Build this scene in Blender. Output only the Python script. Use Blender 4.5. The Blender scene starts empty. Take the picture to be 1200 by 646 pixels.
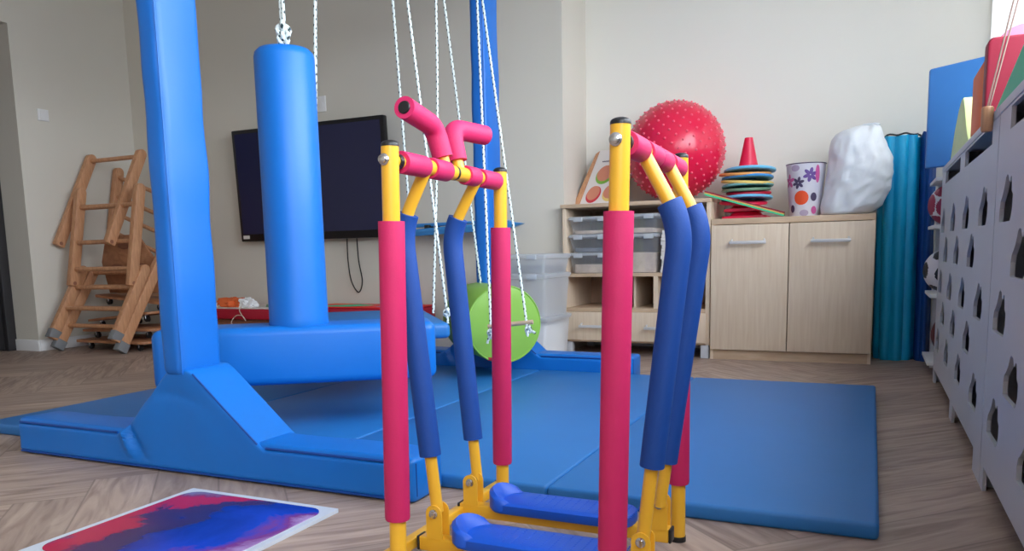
import bpy, bmesh, math, random
from mathutils import Vector, Matrix, noise
random.seed(7)
SC = bpy.context.scene
COL = SC.collection
PI = math.pi

# ------------------------------------------------------------------ materials
def lin(c):
    return tuple(((v/255)/12.92 if v/255 <= .04045 else ((v/255+.055)/1.055)**2.4) for v in c) + (1.0,)

def new_mat(name, rgb, rough=.5, metal=0., var=.06, vscale=6., bump=0., bscale=40., spec=.5, coat=0., subsurf=0.):
    m = bpy.data.materials.new(name); m.use_nodes = True
    nt = m.node_tree; N = nt.nodes; L = nt.links
    bs = N['Principled BSDF']
    bs.inputs['Roughness'].default_value = rough
    bs.inputs['Metallic'].default_value = metal
    bs.inputs['Specular IOR Level'].default_value = spec
    bs.inputs['Coat Weight'].default_value = coat
    tc = N.new('ShaderNodeTexCoord')
    nz = N.new('ShaderNodeTexNoise'); nz.inputs['Scale'].default_value = vscale; nz.inputs['Detail'].default_value = 3
    L.new(tc.outputs['Object'], nz.inputs['Vector'])
    cr = N.new('ShaderNodeValToRGB')
    c = lin(rgb)
    cr.color_ramp.elements[0].position = .3; cr.color_ramp.elements[1].position = .7
    cr.color_ramp.elements[0].color = tuple(v*(1-var) for v in c[:3]) + (1,)
    cr.color_ramp.elements[1].color = tuple(min(1, v*(1+var)) for v in c[:3]) + (1,)
    L.new(nz.outputs['Fac'], cr.inputs['Fac']); L.new(cr.outputs['Color'], bs.inputs['Base Color'])
    if bump:
        nb = N.new('ShaderNodeTexNoise'); nb.inputs['Scale'].default_value = bscale; nb.inputs['Detail'].default_value = 4
        L.new(tc.outputs['Object'], nb.inputs['Vector'])
        bp = N.new('ShaderNodeBump'); bp.inputs['Strength'].default_value = bump; bp.inputs['Distance'].default_value = .01
        L.new(nb.outputs['Fac'], bp.inputs['Height']); L.new(bp.outputs['Normal'], bs.inputs['Normal'])
    return m

def wood_mat(name, a, b, rough=.45, stretch=(1, 1, 12), scale=8., bump=.05):
    m = bpy.data.materials.new(name); m.use_nodes = True
    nt = m.node_tree; N = nt.nodes; L = nt.links; bs = N['Principled BSDF']
    bs.inputs['Roughness'].default_value = rough
    tc = N.new('ShaderNodeTexCoord'); mp = N.new('ShaderNodeMapping'); mp.inputs['Scale'].default_value = stretch
    L.new(tc.outputs['Object'], mp.inputs['Vector'])
    nz = N.new('ShaderNodeTexNoise'); nz.inputs['Scale'].default_value = scale; nz.inputs['Detail'].default_value = 5; nz.inputs['Distortion'].default_value = .6
    L.new(mp.outputs['Vector'], nz.inputs['Vector'])
    cr = N.new('ShaderNodeValToRGB'); cr.color_ramp.elements[0].position = .32; cr.color_ramp.elements[1].position = .68
    cr.color_ramp.elements[0].color = lin(a); cr.color_ramp.elements[1].color = lin(b)
    L.new(nz.outputs['Fac'], cr.inputs['Fac']); L.new(cr.outputs['Color'], bs.inputs['Base Color'])
    bp = N.new('ShaderNodeBump'); bp.inputs['Strength'].default_value = bump; bp.inputs['Distance'].default_value = .01
    L.new(nz.outputs['Fac'], bp.inputs['Height']); L.new(bp.outputs['Normal'], bs.inputs['Normal'])
    return m

def floor_mat():
    m = bpy.data.materials.new('herringbone_floor'); m.use_nodes = True
    nt = m.node_tree; N = nt.nodes; L = nt.links; bs = N['Principled BSDF']
    uv = N.new('ShaderNodeUVMap'); uv.uv_map = 'grain'
    ed = N.new('ShaderNodeUVMap'); ed.uv_map = 'edge'
    mp = N.new('ShaderNodeMapping'); mp.inputs['Scale'].default_value = (1.5, 13, 1)
    L.new(uv.outputs['UV'], mp.inputs['Vector'])
    n1 = N.new('ShaderNodeTexNoise'); n1.inputs['Scale'].default_value = 2.0; n1.inputs['Detail'].default_value = 6; n1.inputs['Distortion'].default_value = 1.3
    L.new(mp.outputs['Vector'], n1.inputs['Vector'])
    cr = N.new('ShaderNodeValToRGB')
    e = cr.color_ramp.elements; e[0].position = .28; e[0].color = lin((134, 112, 100)); e[1].position = .72; e[1].color = lin((186, 164, 148))
    x = e.new(.5); x.color = lin((166, 144, 130))
    L.new(n1.outputs['Fac'], cr.inputs['Fac'])
    at = N.new('ShaderNodeVertexColor'); at.layer_name = 'tone'
    hs = N.new('ShaderNodeHueSaturation')
    mr = N.new('ShaderNodeMapRange'); mr.inputs['To Min'].default_value = .86; mr.inputs['To Max'].default_value = 1.12
    L.new(at.outputs['Color'], mr.inputs['Value']); L.new(mr.outputs['Result'], hs.inputs['Value']); L.new(cr.outputs['Color'], hs.inputs['Color'])
    sx = N.new('ShaderNodeSeparateXYZ'); L.new(ed.outputs['UV'], sx.inputs['Vector'])
    def pingd(sock, w):
        a = N.new('ShaderNodeMath'); a.operation = 'SUBTRACT'; L.new(sock, a.inputs[0]); a.inputs[1].default_value = .5
        b = N.new('ShaderNodeMath'); b.operation = 'ABSOLUTE'; L.new(a.outputs[0], b.inputs[0])
        c = N.new('ShaderNodeMath'); c.operation = 'GREATER_THAN'; L.new(b.outputs[0], c.inputs[0]); c.inputs[1].default_value = .5-w
        return c.outputs[0]
    mx = N.new('ShaderNodeMath'); mx.operation = 'MAXIMUM'
    L.new(pingd(sx.outputs['X'], .003), mx.inputs[0]); L.new(pingd(sx.outputs['Y'], .014), mx.inputs[1])
    mm = N.new('ShaderNodeMixRGB'); mm.inputs['Color2'].default_value = lin((110, 94, 84))
    ms = N.new('ShaderNodeMath'); ms.operation = 'MULTIPLY'; L.new(mx.outputs[0], ms.inputs[0]); ms.inputs[1].default_value = .55
    L.new(ms.outputs[0], mm.inputs['Fac']); L.new(hs.outputs['Color'], mm.inputs['Color1']); L.new(mm.outputs['Color'], bs.inputs['Base Color'])
    bs.inputs['Roughness'].default_value = .52
    return m

def rope_mat():
    m = bpy.data.materials.new('braided_rope'); m.use_nodes = True
    nt = m.node_tree; N = nt.nodes; L = nt.links; bs = N['Principled BSDF']
    bs.inputs['Roughness'].default_value = .8
    uv = N.new('ShaderNodeUVMap'); uv.uv_map = 'tube'
    sx = N.new('ShaderNodeSeparateXYZ'); L.new(uv.outputs['UV'], sx.inputs['Vector'])
    def wave(sgn, freq, thr):
        a = N.new('ShaderNodeMath'); a.operation = 'MULTIPLY'; L.new(sx.outputs['Y'], a.inputs[0]); a.inputs[1].default_value = freq
        b = N.new('ShaderNodeMath'); b.operation = 'MULTIPLY_ADD'; L.new(sx.outputs['X'], b.inputs[0]); b.inputs[1].default_value = sgn; L.new(a.outputs[0], b.inputs[2])
        c = N.new('ShaderNodeMath'); c.operation = 'FRACT'; L.new(b.outputs[0], c.inputs[0])
        d = N.new('ShaderNodeMath'); d.operation = 'LESS_THAN'; L.new(c.outputs[0], d.inputs[0]); d.inputs[1].default_value = thr
        return d.outputs[0]
    mu = N.new('ShaderNodeMath'); mu.operation = 'MULTIPLY'
    L.new(wave(1., 30., .34), mu.inputs[0]); L.new(wave(-2., 30., .42), mu.inputs[1])
    mx = N.new('ShaderNodeMixRGB'); mx.inputs['Color1'].default_value = lin((222, 232, 228)); mx.inputs['Color2'].default_value = lin((40, 62, 66))
    L.new(mu.outputs[0], mx.inputs['Fac']); L.new(mx.outputs['Color'], bs.inputs['Base Color'])
    return m

def glass_mat(name, tint=(235, 240, 245), gloss=.08, milky=0., white=(236, 239, 243)):
    m = bpy.data.materials.new(name); m.use_nodes = True
    nt = m.node_tree; N = nt.nodes; L = nt.links
    N.remove(N['Principled BSDF']); out = N['Material Output']
    tr = N.new('ShaderNodeBsdfTransparent'); tr.inputs['Color'].default_value = lin(tint)
    gl = N.new('ShaderNodeBsdfGlossy'); gl.inputs['Roughness'].default_value = .08
    mx = N.new('ShaderNodeMixShader'); mx.inputs['Fac'].default_value = gloss
    L.new(tr.outputs[0], mx.inputs[1]); L.new(gl.outputs[0], mx.inputs[2])
    last = mx
    if milky:
        df = N.new('ShaderNodeBsdfDiffuse'); df.inputs['Color'].default_value = lin(white)
        tl = N.new('ShaderNodeBsdfTranslucent'); tl.inputs['Color'].default_value = lin(white)
        m3 = N.new('ShaderNodeMixShader'); m3.inputs['Fac'].default_value = .45; L.new(df.outputs[0], m3.inputs[1]); L.new(tl.outputs[0], m3.inputs[2])
        m2 = N.new('ShaderNodeMixShader'); m2.inputs['Fac'].default_value = milky
        L.new(mx.outputs[0], m2.inputs[1]); L.new(m3.outputs[0], m2.inputs[2]); last = m2
    L.new(last.outputs[0], out.inputs['Surface'])
    return m

def tile_mat():
    # liquid floor tile: blue gel with magenta and pale swirls (UV 0..1 over the tile)
    m = bpy.data.materials.new('liquid_tile_gel'); m.use_nodes = True
    nt = m.node_tree; N = nt.nodes; L = nt.links; bs = N['Principled BSDF']
    bs.inputs['Roughness'].default_value = .25
    tc = N.new('ShaderNodeTexCoord')
    n1 = N.new('ShaderNodeTexNoise'); n1.inputs['Scale'].default_value = 4.2; n1.inputs['Detail'].default_value = 8; n1.inputs['Roughness'].default_value = .62; n1.inputs['Distortion'].default_value = .5
    L.new(tc.outputs['Object'], n1.inputs['Vector'])
    # crimson band along the left edge and at the far edge, lilac towards the right edge
    sx = N.new('ShaderNodeSeparateXYZ'); L.new(tc.outputs['Object'], sx.inputs['Vector'])
    ax = N.new('ShaderNodeMath'); ax.operation = 'MULTIPLY_ADD'; L.new(sx.outputs['X'], ax.inputs[0]); ax.inputs[1].default_value = 1.40; ax.inputs[2].default_value = .11
    fy = N.new('ShaderNodeMath'); fy.operation = 'SUBTRACT'; L.new(sx.outputs['Y'], fy.inputs[0]); fy.inputs[1].default_value = .15
    fm = N.new('ShaderNodeMath'); fm.operation = 'MAXIMUM'; L.new(fy.outputs[0], fm.inputs[0]); fm.inputs[1].default_value = 0.
    a2 = N.new('ShaderNodeMath'); a2.operation = 'MULTIPLY_ADD'; L.new(fm.outputs[0], a2.inputs[0]); a2.inputs[1].default_value = -2.6; L.new(ax.outputs[0], a2.inputs[2])
    s1 = N.new('ShaderNodeMath'); s1.operation = 'MULTIPLY_ADD'; L.new(n1.outputs['Fac'], s1.inputs[0]); s1.inputs[1].default_value = .68; L.new(a2.outputs[0], s1.inputs[2])
    cr = N.new('ShaderNodeValToRGB'); e = cr.color_ramp.elements
    e[0].position = 0; e[0].color = lin((120, 110, 150)); e[1].position = 1; e[1].color = lin((190, 170, 205))
    for p, c in ((.08, (140, 44, 96)), (.11, (186, 26, 74)), (.245, (176, 24, 70)), (.28, (72, 34, 88)), (.37, (52, 36, 96)), (.42, (16, 44, 150)), (.62, (22, 60, 192)), (.70, (130, 50, 130)), (.78, (176, 140, 192))):
        x = e.new(p); x.color = lin(c)
    L.new(s1.outputs[0], cr.inputs['Fac']); L.new(cr.outputs['Color'], bs.inputs['Base Color'])
    return m

M = {}
M['wall'] = new_mat('painted_wall', (214, 209, 197), .9, var=.015, vscale=1.5, bump=.03, bscale=120)
M['wall_back'] = new_mat('painted_wall_cream', (232, 229, 219), .9, var=.012, vscale=1.5, bump=.03, bscale=120)
M['ceil'] = new_mat('ceiling_paint', (232, 232, 230), .95, var=.01)
M['white'] = new_mat('white_paint', (232, 232, 232), .45, var=.01)
M['floor'] = floor_mat()
M['blue'] = new_mat('blue_vinyl', (8, 112, 202), .42, var=.03, vscale=3, bump=.12, bscale=9)
M['blue_mat'] = new_mat('blue_mat_vinyl', (36, 114, 184), .48, var=.03, vscale=2, bump=.06, bscale=14)
M['blue_seam'] = new_mat('blue_seam', (12, 70, 150), .5, var=.03)
M['blue_post'] = new_mat('blue_post_vinyl', (12, 106, 196), .44, var=.03, vscale=3, bump=.1, bscale=8)
M['navy'] = new_mat('navy_foam', (6, 66, 146), .62, var=.03, vscale=30, bump=.08, bscale=300)
M['pink'] = new_mat('pink_foam', (206, 34, 96), .62, var=.03, vscale=30, bump=.08, bscale=300)
M['yellow'] = new_mat('yellow_powder_coat', (240, 180, 50), .32, var=.02)
M['pedal'] = new_mat('blue_pedal_plastic', (8, 84, 200), .42, var=.02)
M['black'] = new_mat('black_plastic', (24, 24, 26), .4, var=.05)
M['chrome'] = new_mat('zinc_bolt', (205, 205, 208), .22, metal=1., var=.05)
M['alu'] = new_mat('brushed_handle', (208, 206, 206), .38, metal=.25, var=.04)
M['rope'] = rope_mat()
M['screen'] = new_mat('tv_screen', (22, 26, 68), .34, var=.02, spec=.5)
M['tvframe'] = new_mat('tv_frame', (14, 14, 18), .28, var=.02)
M['maple'] = wood_mat('maple_laminate', (212, 190, 165), (222, 203, 180), .5, (16, 16, .9), 4.)
M['maple_edge'] = wood_mat('maple_edge', (188, 160, 132), (206, 180, 152), .5, (1.5, 9, 9), 4.)
M['maple_back'] = wood_mat('maple_back', (150, 118, 98), (172, 140, 118), .6, (9, 9, 1.1), 4.)
M['beech'] = wood_mat('beech_wood', (186, 132, 94), (208, 156, 116), .45, (14, 14, 2), 5.)
M['plywood'] = wood_mat('plywood_board', (160, 106, 72), (188, 134, 96), .5, (3, 12, 3), 5.)
M['brown_wood'] = wood_mat('brown_bench', (132, 84, 64), (156, 104, 80), .5, (2, 12, 12), 5.)
M['rubber_grey'] = new_mat('grey_rubber_foot', (128, 130, 132), .6, var=.04)
M['green'] = new_mat('lime_vinyl', (138, 188, 76), .45, var=.03, bump=.08, bscale=12)
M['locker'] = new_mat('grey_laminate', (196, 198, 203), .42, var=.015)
M['locker_shade'] = new_mat('grey_laminate_shade', (92, 92, 100), .6, var=.03)  # darker copy of the laminate, painting in the shade of the insides
M['red_foam'] = new_mat('red_foam', (146, 16, 48), .55, var=.03, bump=.04)
M['orange_foam'] = new_mat('orange_foam', (250, 112, 50), .55, var=.03, bump=.04)
M['green_foam'] = new_mat('green_foam', (56, 204, 148), .55, var=.03, bump=.04)
M['lime_foam'] = new_mat('lime_foam', (212, 232, 160), .5, var=.03, bump=.04)
M['blue_foam'] = new_mat('blue_foam_panel', (66, 134, 208), .55, var=.02, bump=.04)
M['rose_foam'] = new_mat('rose_foam', (206, 120, 150), .55, var=.02)
M['ball'] = new_mat('crimson_rubber', (214, 26, 66), .24, var=.03, vscale=4)
M['nub'] = new_mat('ball_nub_highlights', (236, 92, 116), .3, var=.02)  # lighter than the ball, a highlight painted onto each nub
M['bag'] = new_mat('white_plastic_bag', (226, 230, 234), .42, var=.02, bump=.35, bscale=14)
M['teal'] = new_mat('teal_nylon', (8, 166, 216), .42, var=.05, vscale=4, bump=.4, bscale=22)
M['deepblue'] = new_mat('deep_blue_nylon', (14, 66, 138), .5, var=.05, vscale=4, bump=.35, bscale=22)
M['bin_body'] = new_mat('printed_bin', (228, 226, 236), .35, var=.02)
M['purple'] = new_mat('purple_print', (98, 66, 142), .4, var=.05)
M['mauve'] = new_mat('mauve_print', (172, 156, 180), .4, var=.05)
M['magenta'] = new_mat('magenta_print', (204, 92, 152), .4, var=.05)
M['orange_print'] = new_mat('orange_print', (234, 82, 36), .4, var=.05)
M['plum'] = new_mat('plum_print', (74, 62, 92), .4, var=.05)
M['clear'] = glass_mat('clear_tub_plastic', (252, 253, 254), .06, milky=.22)
M['frosted'] = glass_mat('frosted_tub_plastic', (252, 253, 254), .06, milky=.55, white=(248, 249, 251))
M['lid'] = glass_mat('tub_lid_plastic', (244, 246, 248), .10, milky=.6)
M['pane'] = glass_mat('window_pane', (250, 252, 255), .05)
M['tubstuff'] = new_mat('tub_contents_tan', (196, 176, 160), .8, var=.15, vscale=20)
M['tubgrey'] = new_mat('tub_contents_grey', (96, 100, 112), .8, var=.2, vscale=20)
M['tubwhite'] = new_mat('tub_contents_white', (240, 241, 242), .7, var=.06, vscale=14, bump=.5, bscale=18)
M['paper'] = new_mat('white_card', (222, 216, 210), .6, var=.03)
M['tile_gel'] = tile_mat()
M['tile_border'] = new_mat('tile_border', (205, 212, 222), .4, var=.02)
M['peach'] = new_mat('peach_print', (216, 140, 112), .5, var=.04)
M['red_print'] = new_mat('red_print', (206, 52, 66), .5, var=.04)
M['green_print'] = new_mat('leaf_green_print', (132, 186, 72), .5, var=.04)
M['yellow_print'] = new_mat('yellow_print', (236, 206, 120), .5, var=.04)
M['board_white'] = new_mat('board_white', (232, 226, 222), .5, var=.01)
M['orange_print2'] = new_mat('coral_print', (240, 120, 80), .5, var=.03)
M['skyring'] = new_mat('sky_blue_plastic', (112, 192, 228), .35, var=.03)
M['bluering'] = new_mat('blue_plastic', (62, 144, 212), .35, var=.03)
M['yring'] = new_mat('yellow_plastic', (230, 200, 110), .35, var=.03)
M['oring'] = new_mat('orange_plastic', (226, 158, 90), .35, var=.03)
M['tealring'] = new_mat('pale_teal_plastic', (126, 196, 196), .35, var=.03)
M['greenring'] = new_mat('sage_green_plastic', (112, 150, 120), .35, var=.03)
M['redplastic'] = new_mat('red_plastic', (222, 32, 72), .32, var=.03)
M['darkred'] = new_mat('dark_red_mat', (176, 16, 48), .5, var=.03)
M['brightred'] = new_mat('bright_red_mat', (230, 44, 44), .5, var=.03)
M['orangetoy'] = new_mat('orange_cloth', (226, 106, 52), .7, var=.08)
M['door_dark'] = new_mat('dark_door', (44, 42, 44), .5, var=.04)
M['cord'] = new_mat('brown_cord', (140, 112, 104), .8, var=.05)
M['cream_cord'] = new_mat('cream_string', (206, 190, 176), .8, var=.05)
m = bpy.data.materials.new('added_blind_cloth'); m.use_nodes = True
nt = m.node_tree; nt.nodes.remove(nt.nodes['Principled BSDF'])
tl = nt.nodes.new('ShaderNodeBsdfTranslucent'); tl.inputs['Color'].default_value = (.74, .735, .72, 1)
df = nt.nodes.new('ShaderNodeBsdfDiffuse'); df.inputs['Color'].default_value = (.8, .79, .77, 1)
mxs = nt.nodes.new('ShaderNodeMixShader'); mxs.inputs['Fac'].default_value = .40
nt.links.new(tl.outputs[0], mxs.inputs[1]); nt.links.new(df.outputs[0], mxs.inputs[2]); nt.links.new(mxs.outputs[0], nt.nodes['Material Output'].inputs['Surface'])
M['blind'] = m  # cloth of the blind added to dim the corner window
M['sash'] = new_mat('pvc_frame', (236, 238, 240), .35, var=.01)

# ------------------------------------------------------------------ mesh helpers
class B:
    def __init__(s):
        s.bm = bmesh.new(); s.mats = []; s.mi = 0
    def mat(s, m):
        if m not in s.mats: s.mats.append(m)
        s.mi = s.mats.index(m); return s
    def _merge(s, t, mtx=None):
        if mtx is not None: bmesh.ops.transform(t, matrix=mtx, verts=t.verts)
        for f in t.faces: f.material_index = s.mi
        me = bpy.data.meshes.new('tmp'); t.to_mesh(me); t.free()
        s.bm.from_mesh(me); bpy.data.meshes.remove(me); return s
    def box(s, c, size, bev=0., rot=None, seg=3, taper=None):
        t = bmesh.new(); bmesh.ops.create_cube(t, size=1)
        for v in t.verts: v.co = Vector((v.co.x*size[0], v.co.y*size[1], v.co.z*size[2]))
        if taper:
            for v in t.verts:
                if v.co.z < 0: v.co.x *= taper; v.co.y *= taper
        if bev:
            bmesh.ops.bevel(t, geom=list(t.edges), offset=bev, segments=seg, affect='EDGES', profile=.5)
        m = Matrix.Translation(Vector(c))
        if rot is not None: m = m @ rot.to_4x4()
        return s._merge(t, m)
    def bb(s, x0, x1, y0, y1, z0, z1, bev=0., seg=3):
        return s.box(((x0+x1)/2, (y0+y1)/2, (z0+z1)/2), (x1-x0, y1-y0, z1-z0), bev, seg=seg)
    def tube(s, pts, r, seg=14, cap=True, closed=False):
        t = bmesh.new(); uvl = t.loops.layers.uv.new('tube')
        P = [Vector(p) for p in pts]; n = len(P)
        rs = r if isinstance(r, (list, tuple)) else [r]*n
        T = []
        for i in range(n):
            a = P[(i-1) % n] if (closed or i) else P[0]; b = P[(i+1) % n] if (closed or i < n-1) else P[-1]
            T.append((b-a).normalized())
        ref = Vector((0, 0, 1)) if abs(T[0].z) < .9 else Vector((1, 0, 0))
        u = (ref - T[0]*ref.dot(T[0])).normalized(); rings = []; d = [0.]
        for i in range(n):
            if i:
                u = (u - T[i]*u.dot(T[i])).normalized(); d.append(d[-1] + (P[i]-P[i-1]).length)
            w = T[i].cross(u)
            rings.append([t.verts.new(P[i] + (u*math.cos(2*PI*k/seg) + w*math.sin(2*PI*k/seg))*rs[i]) for k in range(seg)])
        m = n if closed else n-1
        for i in range(m):
            A, Bq = rings[i], rings[(i+1) % n]
            d1 = d[i+1] if i+1 < n else d[i] + (P[0]-P[i]).length
            for k in range(seg):
                f = t.faces.new((A[k], A[(k+1) % seg], Bq[(k+1) % seg], Bq[k]))
                for lp, (a, b) in zip(f.loops, ((k/seg, d[i]), ((k+1)/seg, d[i]), ((k+1)/seg, d1), (k/seg, d1))): lp[uvl].uv = (a, b)
        if cap and not closed:
            t.faces.new(list(reversed(rings[0]))); t.faces.new(rings[-1])
        return s._merge(t)
    def lathe(s, prof, c, rot=None, seg=32):
        # prof: (r, z) pairs bottom to top
        t = bmesh.new(); rings = []
        for r, z in prof:
            if r < 1e-5: rings.append([t.verts.new((0, 0, z))])
            else: rings.append([t.verts.new((r*math.cos(2*PI*k/seg), r*math.sin(2*PI*k/seg), z)) for k in range(seg)])
        for A, Q in zip(rings, rings[1:]):
            for k in range(seg):
                k2 = (k+1) % seg
                if len(A) == 1 and len(Q) == 1: continue
                if len(A) == 1: t.faces.new((A[0], Q[k2], Q[k]))
                elif len(Q) == 1: t.faces.new((A[k], A[k2], Q[0]))
                else: t.faces.new((A[k], A[k2], Q[k2], Q[k]))
        bmesh.ops.recalc_face_normals(t, faces=t.faces)
        m = Matrix.Translation(Vector(c))
        if rot is not None: m = m @ rot.to_4x4()
        return s._merge(t, m)
    def prism(s, poly, fn, bev=0., seg=2):
        # poly: 2D outline; fn(u, v, w) -> world, w in {0, 1}
        t = bmesh.new()
        a = [t.verts.new(fn(u, v, 0)) for u, v in poly]; b = [t.verts.new(fn(u, v, 1)) for u, v in poly]
        n = len(poly)
        t.faces.new(list(reversed(a))); t.faces.new(b)
        for i in range(n): t.faces.new((a[i], a[(i+1) % n], b[(i+1) % n], b[i]))
        bmesh.ops.recalc_face_normals(t, faces=t.faces)
        if bev: bmesh.ops.bevel(t, geom=list(t.edges), offset=bev, segments=seg, affect='EDGES', profile=.5)
        return s._merge(t)
    def loft(s, rings, cap=True):
        t = bmesh.new(); R = [[t.verts.new(p) for p in r] for r in rings]; n = len(R[0])
        for A, Q in zip(R, R[1:]):
            for k in range(n): t.faces.new((A[k], A[(k+1) % n], Q[(k+1) % n], Q[k]))
        if cap: t.faces.new(list(reversed(R[0]))); t.faces.new(R[-1])
        bmesh.ops.recalc_face_normals(t, faces=t.faces)
        return s._merge(t)
    def ico(s, c, r, sub=3, scale=(1, 1, 1)):
        t = bmesh.new(); bmesh.ops.create_icosphere(t, subdivisions=sub, radius=r)
        return s._merge(t, Matrix.Translation(Vector(c)) @ Matrix.Diagonal((*scale, 1)))
    def quad(s, pts):
        t = bmesh.new(); t.faces.new([t.verts.new(p) for p in pts]); return s._merge(t)

ROOTM = {}
def build(name, b, mat=None, parent=None, sharp=38, label=None, smooth=True):
    me = bpy.data.meshes.new(name)
    root = parent
    while root is not None and root.parent is not None: root = root.parent
    if root is not None: bmesh.ops.transform(b.bm, matrix=ROOTM[root.name].inverted(), verts=b.bm.verts)
    b.bm.to_mesh(me); b.bm.free()
    if mat is not None and not b.mats: me.materials.append(M[mat] if isinstance(mat, str) else mat)
    for m in b.mats: me.materials.append(M[m])
    for p in me.polygons: p.use_smooth = smooth
    if smooth: me.set_sharp_from_angle(angle=math.radians(sharp))
    o = bpy.data.objects.new(name, me); COL.objects.link(o)
    if parent is not None: o.parent = parent
    if label: o['label'] = label
    return o

def thing(name, label, cat, loc=(0, 0, 0), rotz=0., group=None):
    o = bpy.data.objects.new(name, None); COL.objects.link(o)
    o.location = loc; o.rotation_euler = (0, 0, rotz); o.empty_display_size = .1
    ROOTM[o.name] = Matrix.Translation(Vector(loc)) @ Matrix.Rotation(rotz, 4, 'Z')
    o['label'] = label; o['category'] = cat
    if group: o['group'] = group
    return o

def solo(name, b, mat, label, cat, base, group=None, sharp=38):
    """a thing that is one mesh, its origin at its base"""
    bmesh.ops.transform(b.bm, matrix=Matrix.Translation(-Vector(base)), verts=b.bm.verts)
    o = build(name, b, mat, None, sharp); o.location = base
    o['label'] = label; o['category'] = cat
    if group: o['group'] = group
    return o

def struct(name, b, mat, parent=None):
    o = build(name, b, mat, parent, 30)
    if parent is None: o['kind'] = 'structure'
    return o

def curvepts(pts, n=8):
    """smooth Catmull-Rom through the points"""
    P = [Vector(p) for p in pts]; out = []
    Q = [P[0]*2-P[1]] + P + [P[-1]*2-P[-2]]
    for i in range(1, len(Q)-2):
        a, b, c, d = Q[i-1:i+3]
        for k in range(n):
            t = k/n
            out.append(.5*((2*b) + (c-a)*t + (2*a-5*b+4*c-d)*t*t + (3*b-a-3*c+d)*t**3))
    out.append(P[-1]); return out

def fillet(pts, r, n=14):
    """polyline with rounded corners"""
    P = [Vector(p) for p in pts]; out = [P[0]]
    for a, c, d in zip(P, P[1:], P[2:]):
        u, v = (a-c), (d-c); q = min(r, u.length*.48, v.length*.48); p0, p1 = c+u.normalized()*q, c+v.normalized()*q
        for k in range(n+1):
            t = k/n; out.append((1-t)**2*p0 + 2*t*(1-t)*c + t*t*p1)
    out.append(P[-1]); res = [out[0]]
    for p in out[1:]:
        m = int((p-res[-1]).length/.02); q0 = res[-1].copy()
        for k in range(1, m+1): res.append(q0.lerp(p, k/(m+1)))
        res.append(p)
    return res

def lerp(a, b, t): return tuple(x+(y-x)*t for x, y in zip(a, b))

def panel_holes(outer, holes, thick):
    """flat panel with openings: list of (u, v, w, faces) as a bmesh in u, v, w"""
    cu = bpy.data.curves.new('tmp', 'CURVE'); cu.dimensions = '2D'; cu.fill_mode = 'BOTH'; cu.extrude = thick/2
    for poly in [outer]+holes:
        sp = cu.splines.new('POLY'); sp.points.add(len(poly)-1); sp.use_cyclic_u = True
        for p, q in zip(sp.points, poly): p.co = (q[0], q[1], 0, 1)
    ob = bpy.data.objects.new('tmp', cu); COL.objects.link(ob)
    dg = bpy.context.evaluated_depsgraph_get(); dg.update()
    me = bpy.data.meshes.new_from_object(ob.evaluated_get(dg))
    bpy.data.objects.remove(ob); bpy.data.curves.remove(cu)
    t = bmesh.new(); t.from_mesh(me); bpy.data.meshes.remove(me)
    bmesh.ops.remove_doubles(t, verts=t.verts, dist=1e-5)
    return t

# ------------------------------------------------------------------ camera
F, Y0, H = 913.75, 417.15, .65
yaw, pit, rol = -.4315, -.1309, -.0212
fw = Vector((math.sin(yaw)*math.cos(pit), math.cos(yaw)*math.cos(pit), math.sin(pit)))
rt = Vector((math.cos(yaw), -math.sin(yaw), 0)); up = rt.cross(fw)
r2 = math.cos(rol)*rt + math.sin(rol)*up; u2 = -math.sin(rol)*rt + math.cos(rol)*up
cd = bpy.data.cameras.new('camera'); cam = bpy.data.objects.new('camera', cd); COL.objects.link(cam)
cam.matrix_world = Matrix(((r2.x, u2.x, -fw.x, 0), (r2.y, u2.y, -fw.y, 0), (r2.z, u2.z, -fw.z, H), (0, 0, 0, 1)))
cd.sensor_fit = 'HORIZONTAL'; cd.sensor_width = 36; cd.lens = F*36/1200
cd.shift_y = (Y0-323)/1200; cd.clip_start = .02
SC.camera = cam

# ------------------------------------------------------------------ room
XL, XR, YB, YT, YF, ZC = -5.6, .56, 5.2, 4.75, -2.4, 2.9
XC = -1.80                                  # outer corner between the screen wall and the back wall
# floor: herringbone planks at 45 degrees to the walls
def make_floor():
    t = bmesh.new(); g = t.loops.layers.uv.new('grain'); e = t.loops.layers.uv.new('edge'); tone = t.loops.layers.color.new('tone')
    W, n = .175, 5; rng = random.Random(3); R = Matrix.Rotation(PI/4, 3, 'Z'); org = Vector((-2.6, 1.3, 0))
    K = 62
    for x in range(-K, K):
        for y in range(-K, K):
            d = (x-y) % (2*n)
            if d == 0: w, h, hor = n*W, W, True
            elif d == 2*n-1: w, h, hor = W, n*W, False
            else: continue
            cs = [(x*W, y*W), (x*W+w, y*W), (x*W+w, y*W+h), (x*W, y*W+h)]
            P = [R @ Vector((a, b, 0)) + org for a, b in cs]
            c = sum(P, Vector())/4
            if not (XL-1.2 < c.x < XR+.6 and YF-.6 < c.y < YB+.6): continue
            f = t.faces.new([t.verts.new(p) for p in P]); o = (rng.random()*20, rng.random()*20); v = rng.random()
            for lp, (a, b) in zip(f.loops, ((0, 0), (1, 0), (1, 1), (0, 1))):
                la, lb = (a, b) if hor else (b, a)
                lp[g].uv = (la*n*W+o[0], lb*W+o[1]); lp[e].uv = (la, lb); lp[tone] = (v, v, v, 1)
    for co, no in (((XL-.4, 0, 0), (-1, 0, 0)), ((XR+.02, 0, 0), (1, 0, 0)), ((0, YB+.02, 0), (0, 1, 0)), ((0, YF-.02, 0), (0, -1, 0))):
        bmesh.ops.bisect_plane(t, geom=t.verts[:]+t.edges[:]+t.faces[:], plane_co=co, plane_no=no, clear_outer=True)
    b = B(); b.bm.free(); b.bm = t
    return b
struct('floor', make_floor(), 'floor')
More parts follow.
